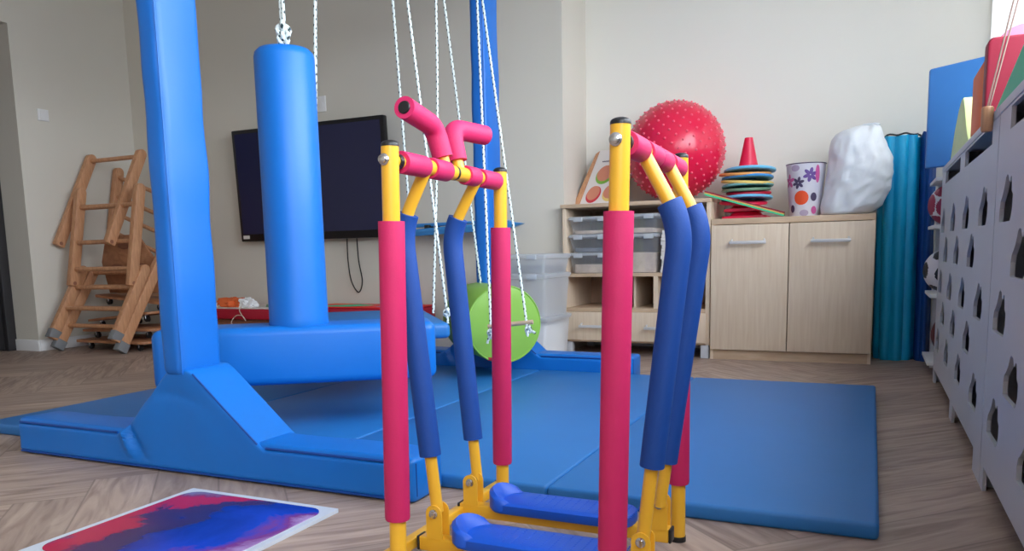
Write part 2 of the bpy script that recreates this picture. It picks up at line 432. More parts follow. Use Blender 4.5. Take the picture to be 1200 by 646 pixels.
struct('ceiling', B().bb(XL-.5, XR+.3, YF-.2, YB+.2, ZC, ZC+.1), 'ceil')
# left wall with a doorway that ends at y = 3.77
w = B(); w.bb(XL-.34, XL, 3.77, YT+.2, 0, ZC); w.bb(XL-.34, XL, YF, 2.72, 0, ZC); w.bb(XL-.34, XL, 2.72, 3.77, 2.335, ZC)
struct('wall_left', w, 'wall')
struct('added_door_backing', B().bb(XL-.46, XL-.345, 2.4, 4.1, 0, 2.6), 'wall')  # unseen slab added behind the door to block sky light at its gaps
struct('wall_screen', B().bb(XL-.34, XC, YT, YB+.2, 0, ZC), 'wall')
struct('wall_back', B().bb(XC, XR+.24, YB, YB+.2, 0, ZC), 'wall_back')
struct('wall_front', B().bb(XL-.34, XR+.24, YF-.2, YF, 0, ZC), 'wall')
WIN = [(4.0, 5.19), (.7, 3.75), (-2.2, .35)]
ZS, ZH = 1.12, 2.62
w = B(); w.bb(XR, XR+.24, YF, YB, 0, ZS); w.bb(XR, XR+.24, YF, YB, ZH, ZC)
edges = [YB] + [v for a, b in WIN for v in (b, a)] + [YF]
for i in range(0, len(edges), 2): w.bb(XR, XR+.24, edges[i+1], edges[i], ZS, ZH)
struct('wall_right', w, 'wall_back')
for i, (a, b) in enumerate(WIN):
    f = B(); x0, x1 = XR+.10, XR+.16
    f.bb(x0, x1, a, b, ZS, ZS+.06, .006); f.bb(x0, x1, a, b, ZH-.06, ZH, .006)
    for y in (a+.03, (a+b)/2, b-.03): f.bb(x0, x1, y-.03, y+.03, ZS+.06, ZH-.06, .006)
    fo = struct('window_%d' % (i+1), f, 'sash')
    p = B()
    for y0, y1 in ((a+.06, (a+b)/2-.03), ((a+b)/2+.03, b-.06)): p.bb(XR+.127, XR+.133, y0, y1, ZS+.06, ZH-.06)
    pane = build('pane', p, 'pane'); pane.parent = fo
    sill = build('sill', B().bb(XR-.012, XR+.10, a, b, ZS-.02, ZS+.012, .005), 'white'); sill.parent = fo
bl = B(); bl.bb(XR-.006, XR-.0035, WIN[0][0]-.02, YB-.003, ZS+.016, ZH+.03); bl.tube([(XR-.024, WIN[0][0]-.02, ZH+.045), (XR-.024, YB-.004, ZH+.045)], .022, 14)  # blind added to dim this window and keep the wall corner darker
o = build('added_blind', bl, 'blind'); o.parent = bpy.data.objects['window_1']
# baseboards
struct('baseboard_left', B().bb(XL, XL+.014, 3.77, YT, 0, .085, .004), 'white')
struct('baseboard_reveal', B().bb(XL-.34, XL+.014, 3.756, 3.77, 0, .085, .004), 'white')
struct('baseboard_screen', B().bb(XL+.015, XC, YT-.014, YT, 0, .085, .004), 'white')
struct('baseboard_back', B().bb(XC+.0, XR, YB-.014, YB, 0, .085, .004), 'white')
# dark door set back in the doorway
d = B(); d.bb(XL-.33, XL-.29, 2.80, 3.70, .01, 2.25, .004)
door = struct('door_1', d, 'door_dark')
f = B(); f.bb(XL-.335, XL-.25, 3.70, 3.768, 0, 2.332, .004); f.bb(XL-.335, XL-.25, 2.722, 2.79, 0, 2.332, .004); f.bb(XL-.335, XL-.25, 2.79, 3.70, 2.262, 2.332, .004)
o = build('door_frame', f, 'door_dark'); o.parent = door
hd = B(); hd.tube([(XL-.29, 3.62, 1.02), (XL-.24, 3.62, 1.02)], .01); hd.tube([(XL-.24, 3.63, 1.02), (XL-.24, 3.50, 1.02)], .009)
o = build('door_handle', hd, 'alu'); o.parent = door

# switches
def switch(name, c, n, label, cat):
    t = thing(name, label, cat, c)
    if n == 'x':
        build('plate', B().bb(c[0], c[0]+.010, c[1]-.042, c[1]+.042, c[2]-.042, c[2]+.042, .003), 'white', t)
        build('rocker', B().bb(c[0]+.009, c[0]+.015, c[1]-.026, c[1]+.026, c[2]-.028, c[2]+.028, .002), 'white', t)
    else:
        build('plate', B().bb(c[0]-.042, c[0]+.042, c[1]-.010, c[1], c[2]-.055, c[2]+.055, .003), 'white', t)
        s = B(); s.lathe([(0, 0), (.018, 0), (.018, .004), (0, .004)], (c[0], c[1]-.010, c[2]), Matrix.Rotation(PI/2, 3, 'X'), 20)
        build('socket', s, 'white', t)
switch('light_switch', (XL, 3.97, 1.733), 'x', 'small white light switch high on the wall above the stacked wooden ladders', 'light switch')
switch('wall_socket', (-3.665, YT, 1.75), 'y', 'small white square socket on the wall above the black television', 'socket')

# ------------------------------------------------------------------ television
t = thing('television', 'large black flat television fixed to the grey wall', 'television', (-3.73, 4.7, 1.19))
def tvy(z): return 4.655 - (z-.78)*.045
def tvbox(b, x0, x1, z0, z1, dy0, dy1, bev=0):
    poly = [(x0, z0), (x1, z0), (x1, z1), (x0, z1)]
    return b.prism(poly, lambda u, v, w: (u, tvy(v)+(dy0 if w else dy1), v), bev)
b = B(); tvbox(b, -4.415, -3.055, .78, 1.605, 0, .05, .008)
build('casing', b, 'tvframe', t)
b = B(); tvbox(b, -4.385, -3.085, .835, 1.575, -.003, .0)
build('screen', b, 'screen', t)
b = B(); tvbox(b, -4.39, -4.33, .80, .826, -.002, .0)
build('sticker', b, 'paper', t, label='small pale sticker')
build('wall_bracket', B().bb(-4.0, -3.4, 4.704, 4.748, 1.0, 1.4, .006), 'black', t)
b = B(); b.tube(curvepts([(-3.46, 4.70, .80), (-3.475, 4.72, .62), (-3.46, 4.73, .47), (-3.405, 4.735, .39), (-3.365, 4.73, .47), (-3.385, 4.725, .62), (-3.375, 4.70, .79)], 8), .0045, 8)
build('cable', b, 'black', t)

# ------------------------------------------------------------------ soft floor mats
def floor_mat_obj(x0, x1, y0, y1, label):
    b = B(); b.bb(x0, x1, y0, y1, 0, .04, .010)
    return solo('floor_mat', b, 'blue_mat', label, 'mat', ((x0+x1)/2, (y0+y1)/2, 0), 'blue gym mats under the swing frame')
floor_mat_obj(-3.13, -2.345, 1.845, 3.745, 'blue gym mat poking out past the left end of the padded swing frame')
floor_mat_obj(-2.343, -1.562, 1.845, 3.745, 'blue gym mat in the shade directly beneath the hanging swings')
floor_mat_obj(-1.560, -.758, 1.845, 3.745, 'blue gym mat behind the walking machine, between the swings and the outermost mat')
floor_mat_obj(-.755, .037, 1.838, 3.735, 'blue gym mat nearest the grey lockers, its corner lying on open floor')

# ------------------------------------------------------------------ padded swing frame
t = thing('swing_frame', 'tall blue padded swing frame on long base bars, standing over the mats', 'swing frame', (-1.9, 2.8, 0))
def wobble(b, amp, sc, zmin=.0):
    for v in b.bm.verts:
        n = noise.noise_vector(v.co*sc)
        if v.co.z > zmin: v.co += Vector((n.x, n.y, n.z*.5))*amp
def fine_box(x0, x1, y0, y1, z0, z1, bev, cuts, ax):
    b = B(); b.bb(x0, x1, y0, y1, z0, z1, bev, 4)
    for k in range(1, cuts):
        co = [0, 0, 0]; no = [0, 0, 0]; lo, hi = ((x0, x1), (y0, y1), (z0, z1))[ax]; co[ax] = lo+(hi-lo)*k/cuts; no[ax] = 1
        bmesh.ops.bisect_plane(b.bm, geom=b.bm.verts[:]+b.bm.edges[:]+b.bm.faces[:], plane_co=co, plane_no=no)
    return b
for yb0, yb1, side in ((1.69, 1.842, -1), (3.76, 3.912, 1)):
    b = fine_box(-2.665, -1.068, yb0, yb1, 0, .122, .016, 24, 0); wobble(b, .006, 7, .004)
    bar = build('base_bar', b, 'blue', t)
    yf = yb0 if side < 0 else yb1
    b = B()
    b.tube([(-2.65, yb0-.002, .109), (-2.17, yb0-.002, .109)], .004, 6); b.tube([(-1.56, yb0-.002, .109), (-1.08, yb0-.002, .109)], .004, 6)
    b.tube([(-2.65, yb0-.006, .010), (-1.08, yb0-.006, .010)], .004, 6)
    b.tube([(-1.0685, yb0+.012, .018), (-1.0685, yb0+.012, .108)], .003, 6)
    build('piping', b, 'blue_seam', bar)
    g = [(-2.655, .012), (-1.078, .012), (-1.078, .104), (-1.565, .104), (-1.592, .120), (-1.70, .212), (-1.816, .310), (-1.84, .326), (-1.915, .326), (-1.95, .295), (-2.03, .217), (-2.08, .165), (-2.137, .119), (-2.17, .104), (-2.655, .104)]
    b = B(); b.prism(g, lambda u, v, w: (u, (yb0-.009)+(yb1-yb0+.018)*w, v), .008, 3)
    bmesh.ops.triangulate(b.bm, faces=b.bm.faces[:])
    for it in range(5):
        le = [e_ for e_ in b.bm.edges if e_.calc_length() > .02]
        if not le: break
        bmesh.ops.subdivide_edges(b.bm, edges=le, cuts=1); bmesh.ops.triangulate(b.bm, faces=b.bm.faces[:])
    for v in b.bm.verts:
        x, z = v.co.x, v.co.z
        k = math.exp(-((x+2.11+.30*(z-.05))/.020)**2)*-.013 + math.exp(-((x+2.065+.55*(z-.05))/.018)**2)*.010 + math.exp(-((z-.20-.05*math.sin(x*9))/.014)**2)*.005*math.exp(-((x+1.93)/.12)**2) + noise.noise(v.co*8)*.005
        if abs(v.co.y-yb0) < .02: v.co.y += k*min(1., max(0., (v.co.z-.02)/.05))
    build('gusset', b, 'blue', t)
    b = B(); b.tube([(-1.588, yb0-.007, .120), (-1.70, yb0-.007, .212), (-1.82, yb0-.007, .314)], .0028, 6)
    build('seam', b, 'blue_seam', bar)
    yp0, yp1 = (1.672, 1.838) if side < 0 else (3.745, 3.932)
    b = fine_box(-1.934, -1.848, yp0, yp1, .302, 2.2, .026, 40, 2)
    for v in b.bm.verts:
        if v.co.z < .5: v.co.x += .02*(v.co.z-.5)*0
    wobble(b, .0055, 6, .31)
    po = build('post', b, 'blue_post', t)
    b = B(); b.tube([(-1.855, yp0+.006, z) for z in [  .31+.05*i for i in range(37)]], .0022, 6)
    build('seam', b, 'blue_post', po)
b = fine_box(-1.985, -1.815, 1.62, 3.98, 2.19, 2.35, .02, 20, 1); wobble(b, .004, 6)
build('top_beam', b, 'blue_post', t)
for y in (2.27, 2.50, 2.95, 3.03, 3.37, 3.62):
    x = -1.90 if y < 3.5 else -1.82
    b = B(); b.tube([(x, y, 2.20), (x, y, 2.165)], .006, 8)
    b.tube([(x, y+.016*math.cos(a), 2.148+.018*math.sin(a)) for a in [2*PI*k/14 for k in range(14)]], .004, 8, closed=True)
    build('hook', b, 'chrome', t)

def knot(b, c, r=.016):
    c = Vector(c)
    for k in range(3):
        a = k*1.1
        pts = [c + Vector((r*math.cos(q)*math.cos(a), r*math.cos(q)*math.sin(a), r*.7*math.sin(q) + (k-1)*r*.55)) for q in [2*PI*i/12 for i in range(12)]]
        b.tube(pts, r*.42, 8, closed=True)
RR = .0062
# ------------------------------------------------------------------ T swing (upright roll on a padded beam)
AT = math.radians(35)
t = thing('t_swing', 'blue swing with an upright padded roll on a thick padded beam, behind the front post', 'swing', (-1.904, 2.272, .2), AT)
Rm = Matrix.Rotation(AT, 3, 'Z')
b = B(); b.box((-1.904, 2.272, .305), (.98, .235, .21), .03, Rm, 5)
build('padded_beam', b, 'blue', t)
b = B(); b.lathe([(0, .40), (.104, .40), (.107, .412), (.105, .43), (.104, .8), (.104, 1.345), (.10, 1.362), (.088, 1.374), (.05, 1.381), (0, 1.382)], (-1.904, 2.272, 0), None, 48)
build('padded_roll', b, 'blue', t, 60)
b = B()
b.tube([(-1.902, 2.272, 1.38), (-1.902, 2.272, 1.46)], .009, 10); b.tube([(-1.908, 2.272, 1.46), (-1.906, 2.272, 1.8), (-1.90, 2.271, 2.145)], RR, 10)
b.tube([(-1.895, 2.27, 1.46), (-1.896, 2.27, 1.8), (-1.90, 2.27, 2.145)], RR, 10); knot(b, (-1.90, 2.27, 1.44), .022); knot(b, (-1.902, 2.27, 1.41), .018)
build('rope', b, 'rope', t)

# ------------------------------------------------------------------ platform swing behind it
t = thing('platform_swing', 'flat blue padded platform swing hanging behind the upright roll', 'swing', (-2.05, 3.0, .285))
P1, P2 = Vector((-1.585, 2.835, 0)), Vector((-2.165, 3.575, 0)); ed = (P2-P1).normalized(); sd = Vector((-ed.y, ed.x, 0)) ; sd = sd if sd.x < 0 else -sd
Wd = .58; P3, P4 = P2+sd*Wd, P1+sd*Wd
c = (P1+P2+P3+P4)/4
b = B(); b.box((c.x, c.y, .335), ((P2-P1).length, Wd, .065), .02, Matrix(((ed.x, sd.x, 0), (ed.y, sd.y, 0), (0, 0, 1))), 4)
build('deck', b, 'blue_mat', t)
tops = [(-1.90, 3.03, 2.15), (-1.90, 2.95, 2.15), (-1.90, 2.50, 2.15), (-1.90, 2.50, 2.15)]
ctr = c
for k, (p, tp) in enumerate(zip((P1, P2, P3, P4), tops)):
    q = p + (ctr-p).normalized()*.07
    if k == 0: q = Vector((-1.655, 2.935, 0))
    b = B(); b.tube(curvepts([tp, lerp(tp, (q.x, q.y, .40), .5), (q.x, q.y, .40)], 8), RR, 10)
    knot(b, (q.x, q.y, .405), .015); b.tube([(q.x, q.y, .40), (q.x+.006, q.y-.006, .355)], .006, 8)
    build('rope', b, 'rope', t)
b = B(); b.tube(curvepts([(-1.90, 3.365, 2.15), (-1.885, 3.31, 1.3), (-1.885, 3.21, .375)], 8), RR, 10)
build('rope', b, 'rope', t)

# ------------------------------------------------------------------ green bolster swing
face = Vector((-1.62, 3.44, .305)); ax = Vector((-.70, .71, 0)).normalized(); LB, RBo = .46, .192
t = thing('bolster_swing', 'lime green padded barrel swing with a round end, hanging low behind the walking machine', 'swing', face + ax*LB/2 - Vector((0, 0, RBo)))
rot = Vector((0, 0, 1)).rotation_difference(ax).to_matrix()
b = B(); b.lathe([(0, 0), (.10, -.002), (RBo-.02, 0), (RBo-.006, .004), (RBo, .016), (RBo, LB-.016), (RBo-.006, LB-.004), (RBo-.02, LB), (0, LB)], face, rot, 64)
for v in b.bm.verts:
    d = v.co-face
    n = noise.noise(v.co*9)
    v.co += Vector((0, 0, n*.006)) + ax*n*.004
build('barrel', b, 'green', t)
b = B(); u = Vector((0, 0, 1)); w_ = ax.cross(u)
b.tube([face + ax*.004 + (u*math.cos(a)+w_*math.sin(a))*(RBo-.004) for a in [2*PI*k/48 for k in range(48)]], .004, 6, closed=True)
build('piping', b, 'green', t)
b = B(); b.box(face + (u*math.cos(2.72)+w_*math.sin(2.72)*-1)*(RBo-.01) + Vector((0.0, -.004, 0)), (.03, .006, .016), .002)
build('tag', b, 'red_print', t, label='small red tag')
b = B(); m = face + ax*LB*.80 + Vector((0, 0, RBo))
b.tube([m, lerp(m, (-1.90, 3.368, 2.15), .5), (-1.90, 3.368, 2.15)], RR, 10)
build('rope', b, 'rope', t)

# ------------------------------------------------------------------ trapeze
t = thing('trapeze', 'small wooden trapeze bar on two white ropes in front of the green barrel', 'trapeze', (-1.52, 3.27, .30))
b = B(); b.tube([(-1.610, 3.24, .314), (-1.398, 3.275, .336)], .0105, 14)
build('bar', b, 'maple_edge', t)
for px, tail in (((-1.598, 3.242), (-1.615, 3.235, .235)), ((-1.43, 3.27), (-1.385, 3.268, .285))):
    z = .318 if px[0] < -1.5 else .333
    b = B(); b.tube(curvepts([(-1.82, 3.62, 2.15), lerp((-1.82, 3.62, 2.15), (px[0], px[1], z+.01), .55), (px[0], px[1], z+.01), (px[0], px[1], z-.02), tail], 8), .0062, 10)
    knot(b, (px[0]+(.012 if px[0] > -1.5 else 0), px[1]-.004, z-.028), .014)
    build('rope', b, 'rope', t)

# ------------------------------------------------------------------ walking machine
t = thing('walking_machine', "child's yellow walking machine with pink and blue foam sleeves and two blue pedals", 'exercise machine', (-.58, 1.45, 0))
ZT = .853; ZB = .818
posts = {'NL': ((-.781, 1.199), -.020, .156), 'NR': ((-.356, 1.188), -.020, .158), 'RL': ((-.809, 1.712), -.014, .130), 'RR': ((-.374, 1.686), .0, .133)}
def dome(b, c, r, n=(0, 0, 1), h=.6):
    rot = Vector((0, 0, 1)).rotation_difference(Vector(n)).to_matrix()
    b.lathe([(0, -.004), (r, -.004), (r, 0)] + [(r*math.cos(a), r*h*math.sin(a)) for a in (.3, .6, .9, 1.2)] + [(0, r*h)], c, rot, 24)
for k, ((x, y), dx, zf) in posts.items():
    X = lambda z: x + dx*(1-z/ZT)
    b = B(); b.tube([(X(0.012), y, .012), (X(ZT-.007), y, ZT-.007)], .0158, 24)
    po = build('post', b, 'yellow', t)
    b = B(); b.tube([(X(zf), y, zf), (X(zf+.004), y, zf+.004), (X(.711), y, .711)], [.0225, .0238, .0238], 28)
    build('foam_sleeve', b, 'pink', po)
    b = B(); dome(b, (x, y, ZT-.0075), .0162, h=.45); build('end_cap', b, 'black', po)
    b = B(); b.tube([(X(0), y, 0), (X(0.012), y, .012)], .0175, 20); build('foot_cap', b, 'black', po)
    s = -1 if k[0] == 'N' else 1
    b = B(); b.lathe([(0, 0), (.0105, 0), (.0105, .002), (.0075, .004), (.0075, .0085), (.004, .010), (0, .010)], (x-.003, y+s*.0155, ZB), Matrix.Rotation(PI/2*(1 if s < 0 else -1), 3, 'X'), 18)
    build('bolt', b, 'chrome', po)
def bar_parts(xn, yn, xf, yf, grips, rings, levers):
    P = lambda y: (xn+(xf-xn)*(y-yn)/(yf-yn), y, ZB)
    b = B(); b.tube([P(yn+.01), P(yf-.01)], .0118, 20); bar = build('crossbar', b, 'yellow', t)
    for a_, c_ in ((yn+.0155, yn+.028), (yf-.028, yf-.0155)):
        b = B(); b.tube([P(a_), P(c_)], .014, 20); build('washer', b, 'black', bar)
    for y0, y1 in rings:
        b = B(); b.tube([P(y0), P(y1)], .0155, 20); build('washer', b, 'black', bar)
    for y0, y1 in grips:
        b = B(); b.tube([P(y0), P(y0+.002), P(y1-.002), P(y1)], [.0195, .0205, .0205, .0195], 26); build('foam_roller', b, 'pink', bar)
    return P
PL = bar_parts(-.781, 1.199, -.809, 1.712, [(1.235, 1.325), (1.352, 1.422), (1.510, 1.565), (1.588, 1.683)], [(1.452, 1.461)], None)
PR = bar_parts(-.356, 1.188, -.374, 1.686, [(1.225, 1.318), (1.345, 1.43), (1.434, 1.525), (1.552, 1.66)], [], None)
def lever(P, y, pts, sl0, sleeve):
    yy = y
    b = B(); a, c = sleeve; b.tube([P(a), P(c)], .0152, 22)
    path = fillet([(p[0], yy, p[1]) for p in pts], .05)
    b.tube(path, .0125, 20)
    lv = build('lever_arm', b, 'yellow', t)
    # foam follows the bent part of the arm down to sl0
    fp = [q for q in path if q.z <= .735 and q.z >= sl0]
    b = B(); b.tube(fp, .0222, 26); build('foam_sleeve', b, 'navy', lv)
    return lv
lever(PL, 1.335, [(-.788, .818), (-.850, .706), (-.79, .128)], .228, (1.326, 1.452))
lever(PL, 1.577, [(-.801, .818), (-.872, .700), (-.822, .125)], .220, (1.461, 1.587))
lever(PR, 1.335, [(-.362, .818), (-.294, .692), (-.360, .128)], .247, (1.319, 1.344))
lever(PR, 1.54, [(-.368, .818), (-.300, .692), (-.380, .125)], .213, (1.526, 1.551))
# handlebars
for sgn, y0, stub, path, endn in (
        (-1, 0, [(-.792, 1.420, .818), (-.798, 1.418, .850)], [(-.798, 1.418, .845), (-.812, 1.412, .906), (-.802, 1.285, .924)], None),
        (1, 0, [(-.797, 1.490, .818), (-.805, 1.490, .852)], [(-.804, 1.490, .846), (-.818, 1.492, .914), (-.797, 1.610, .913)], None)):
    b = B(); b.tube(stub, .0118, 18); hb = build('handlebar', b, 'yellow', t)
    cp = fillet(path, .052)
    b = B(); b.tube(cp, .0212, 26); build('foam_grip', b, 'pink', hb)
    n = (cp[-1]-cp[-2]).normalized(); rot = Vector((0, 0, 1)).rotation_difference(n).to_matrix()
    b = B(); b.lathe([(0, .0006), (.0125, .0006), (.011, .0032), (0, .0042)], cp[-1], rot, 22); build('end_plug', b, 'black', hb)
# pedals: square beam, hinge brackets, foot plate with a toe cup
for yc, xa, xb, hl, hr in ((1.335, -.828, -.332, -.79, -.360), (1.555, -.852, -.362, -.822, -.382)):
    b = B(); b.bb(xa, xb, yc-.015, yc+.015, .046, .076, .003)
    pb = build('pedal_beam', b, 'yellow', t)
    for ca_ in (xa-.006, xb):
        b = B(); b.bb(ca_, ca_+.006, yc-.0155, yc+.0155, .0455, .0765, .003); build('end_cap', b, 'black', pb)
    for hx in (hl, hr):
        b = B()
        for s in (-1, 1):
            poly = [(hx-.018, .074), (hx+.018, .074), (hx+.018, .128)] + [(hx+.018*math.cos(a), .128+.018*math.sin(a)) for a in [PI*k/10 for k in range(1, 10)]] + [(hx-.018, .128)]
            b.prism(poly, lambda u, v, w: (u, yc+s*(.0135+.003*w), v))
        br = build('hinge_bracket', b, 'yellow', pb)
        b = B(); b.tube([(hx, yc-.02, .128), (hx, yc+.02, .128)], .006, 14)
        b.lathe([(0, 0), (.0095, 0), (.0095, .002), (.0065, .003), (.0065, .008), (0, .009)], (hx, yc-.0165, .128), Matrix.Rotation(PI/2, 3, 'X'), 16)
        build('bolt', b, 'chrome', br)
    # plate outline with round ends (x along, y across)
    x0, x1, hw = xa+.082, xb-.072, .052
    def outline(k, hwid):
        pts = []
        for i in range(9):
            a = PI/2 + PI*i/8; pts.append((x0+.04+.04*math.cos(a)*k, yc+hwid*math.sin(a)))
        for i in range(9):
            a = -PI/2 + PI*i/8; pts.append((x1-.03+.03*math.cos(a)*k, yc+hwid*math.sin(a)))
        return pts
    o1, o2 = outline(1, hw), outline(.9, hw-.006)
    b = B(); b.loft([[(x, y, .076) for x, y in outline(.96, hw-.003)], [(x, y, .080) for x, y in o1], [(x, y, .096) for x, y in o1], [(x, y, .100) for x, y in o2]])
    # toe cup wall at the front end
    rings = []
    for i in range(13):
        a = PI/2 + PI*i/12; hgt = .027*max(0., math.sin(PI*i/12))**.7
        ox, oy = x0+.042+.045*math.cos(a), yc+(hw+.002)*math.sin(a)
        ix, iy = x0+.062+.040*math.cos(a), yc+(hw-.010)*math.sin(a)
        rings.append([(ox, oy, .082), (ox, oy, .096+hgt*.85), (ox+(ix-ox)*.35, oy+(iy-oy)*.35, .100+hgt), (ix, iy, .098+hgt*.55), (ix+.012, iy, .094)])
    b.loft(rings)
    fp = build('foot_plate', b, 'pedal', pb)
    b = B()
    for i in range(14):
        for j in range(-4, 5): b.ico((x0+.10+i*.0195, yc+j*.0092, .0998), .0028, 1, (1, 1, .5))
    build('tread', b, 'pedal', fp)
# base rails
b = B(); b.bb(-.864, -.842, 1.15, 1.76, .044, .068, .003); br = build('base_rail', b, 'yellow', t)
for y in (1.15, 1.76):
    b = B(); b.bb(-.865, -.841, y-.006, y+.006, .043, .069, .002); build('end_cap', b, 'black', br)
for y, x in ((1.199, -.803), (1.712, -.826)):
    b = B(); b.bb(-.845, x, y-.010, y+.010, .046, .066, .002); build('rail_stub', b, 'yellow', br)
for y in (1.30, 1.62):
    b = B(); b.tube([(-.853, y-.010, .021), (-.853, y+.010, .021)], .021, 18); wh = build('wheel', b, 'black', br)
    b = B(); b.bb(-.860, -.846, y+.011, y+.015, .018, .046); build('wheel_fork', b, 'yellow', wh)

# ------------------------------------------------------------------ liquid floor tile
t = thing('liquid_floor_tile', 'square liquid-filled floor tile in blue and crimson with a white border', 'floor tile', (-1.47, 1.31, 0), math.radians(.5))
def rrect(x0, x1, y0, y1, r, n=6):
    P = []
    for cx, cy, a0 in ((x1-r, y1-r, 0), (x0+r, y1-r, PI/2), (x0+r, y0+r, PI), (x1-r, y0+r, 1.5*PI)):
        P += [(cx+r*math.cos(a0+PI/2*i/n), cy+r*math.sin(a0+PI/2*i/n)) for i in range(n+1)]
    return P
b = B(); b.prism(rrect(-1.722, -1.218, 1.06, 1.565, .004), lambda u, v, w: (u, v, .001+.009*w)); build('border', b, 'tile_border', t)
b = B(); b.prism(rrect(-1.700, -1.240, 1.082, 1.543, .045), lambda u, v, w: (u, v, .0098+.0022*w)); build('gel_panel', b, 'tile_gel', t)

# ------------------------------------------------------------------ storage shelf on the back wall
SY0, SY1 = 4.683, 5.18
t = thing('storage_shelf', 'maple shelf unit with cubbyholes and a drawer row, holding clear tubs', 'shelf', (-1.32, 4.93, 0))
X0, X1 = -1.785, -.860
b = B()
b.bb(X0, X0+.022, SY0, SY1, .081, .925, .001); build('side_panel', b, 'maple', t)
b = B(); b.bb(X1-.026, X1, SY0, SY1, .081, .925, .001); build('side_panel', b, 'maple', t)
build('top_panel', B().bb(X0-.012, X1, SY0-.01, SY1, .922, .945, .002), 'maple_edge', t)
build('back_panel', B().bb(X0, X1, SY1-.01, SY1, .081, .92), 'maple_back', t)
for z0, z1 in ((.492, .513), (.273, .296), (.081, .098)):
    build('shelf_board', B().bb(X0+.022, X1-.026, SY0, SY1-.01, z0, z1, .001), 'maple_edge', t)
for x in (-1.199, -1.345):
    build('divider', B().bb(x, x+(.027 if x > -1.3 else .014), SY0+(.0 if x > -1.3 else .08), SY1-.01, .296, .492), 'maple', t)
dr = build('drawer_front', B().bb(X0+.012, X1-.02, SY0-.018, SY0, .093, .272, .002), 'maple', t)
def handle(par, xa, xb, z, y):
    b = B(); r = .006
    b.tube([(xa, y, z+.016), (xa, y-.022, z+.010), (xa, y-.030, z)], .0055, 10); b.tube([(xb, y, z+.016), (xb, y-.022, z+.010), (xb, y-.030, z)], .0055, 10)
    b.bb(xa-.012, xb+.012, y-.036, y-.026, z-.009, z+.009, .003)
    build('handle', b, 'alu', par)
handle(dr, -1.655, -1.385, .183, SY0-.018); handle(dr, -1.235, -.965, .178, SY0-.018)
for x in (X0+.03, X1-.03):
    for y in (SY0+.03, SY1-.04):
        build('leg', B().bb(x-.024, x+.024, y-.024, y+.024, 0, .081, .003), 'locker', t)

def tub(c, size, hgt, lid, fill, label, name='storage_tub', group='clear storage tubs', fillmat='tubstuff', taper=.9, plastic='clear'):
    """clear plastic tub with lid: c = centre of base"""
    x, y, z = c; sx, sy = size
    t = thing(name, label, 'storage tub', c, 0, group)
    def ring(k, zz, inset=0): return [(x+(u-x)*1, y+(v-y)*1, zz) for u, v in rrect(x-sx/2*k+inset, x+sx/2*k-inset, y-sy/2*k+inset, y+sy/2*k-inset, .02, 4)]
    b = B(); b.loft([ring(taper, z), ring(1, z+hgt-.012), ring(1.04, z+hgt-.010), ring(1.04, z+hgt)], cap=False)
    b.loft([ring(taper, z), ring(taper*.98, z+.001)]) 
    build('tub_body', b, plastic, t)
    if lid:
        b = B(); b.loft([ring(1.06, z+hgt), ring(1.06, z+hgt+.012), ring(1.0, z+hgt+.018)])
        for s in (-1, 1): b.bb(x+s*sx*.28-.03, x+s*sx*.28+.03, y-sy/2*1.06-.010, y-sy/2*1.06+.002, z+hgt-.014, z+hgt+.014, .003)
        build('lid', b, 'lid', t)
    if fill:
        b = B(); k = taper*.95
        def fr(zz, j):
            return [(u, v, zz+noise.noise(Vector((u*14, v*14, j)))*.012) for u, v in rrect(x-sx/2*k, x+sx/2*k, y-sy/2*k, y+sy/2*k, .02, 4)]
        b.loft([[(u, v, z+.004) for u, v, _ in fr(0, 0)], fr(z+hgt*fill, 1)])
        build('contents', b, fillmat, t)
    return t
ys = SY0+.22
for (z, h, f, fm, lb) in ((.513, .112, .5, 'tubstuff', 'clear lidded tub on the shelf, bottom one beneath two more tubs beside the pink post'),
                          (.644, .095, .3, 'tubgrey', 'clear lidded tub on the shelf, middle of the stack of three'),
                          (.758, .092, .25, 'tubstuff', 'clear lidded tub on the shelf, topmost of the stack of three')):
    tub((-1.605, ys, z), (.285, .40), h, True, f, lb, fillmat=fm)
tub((-1.292, ys, .513), (.215, .40), .222, True, .55, 'taller clear tub half filled with brown things, under a shallow tub on the shelf')
tub((-1.292, ys, .755), (.215, .40), .100, True, .3, 'shallow clear lidded tub on top of the taller half-filled tub')
# flat game boxes
z = .5132
NM = ['lowest of the pile', 'second from the bottom', 'third from the bottom', 'fourth from the bottom', 'fifth from the bottom', 'sixth from the bottom', 'sixth from the top', 'fifth from the top', 'fourth from the top', 'third from the top', 'second from the top', 'topmost of the pile']
for k in range(12):
    h = .017 + .004*((k*7) % 3); dx = .003*((k*5) % 4)
    b = B(); b.bb(-1.166+dx, -.985+dx, SY0+.03+.004*(k % 3), SY0+.28, z, z+h, .0025)
    solo('game_box', b, 'paper', 'thin white box on the shelf behind the blue foam arms, %s' % NM[k], 'box', (-1.07, SY0+.17, z), 'pile of thin white boxes on the shelf')
    z += h + .0003

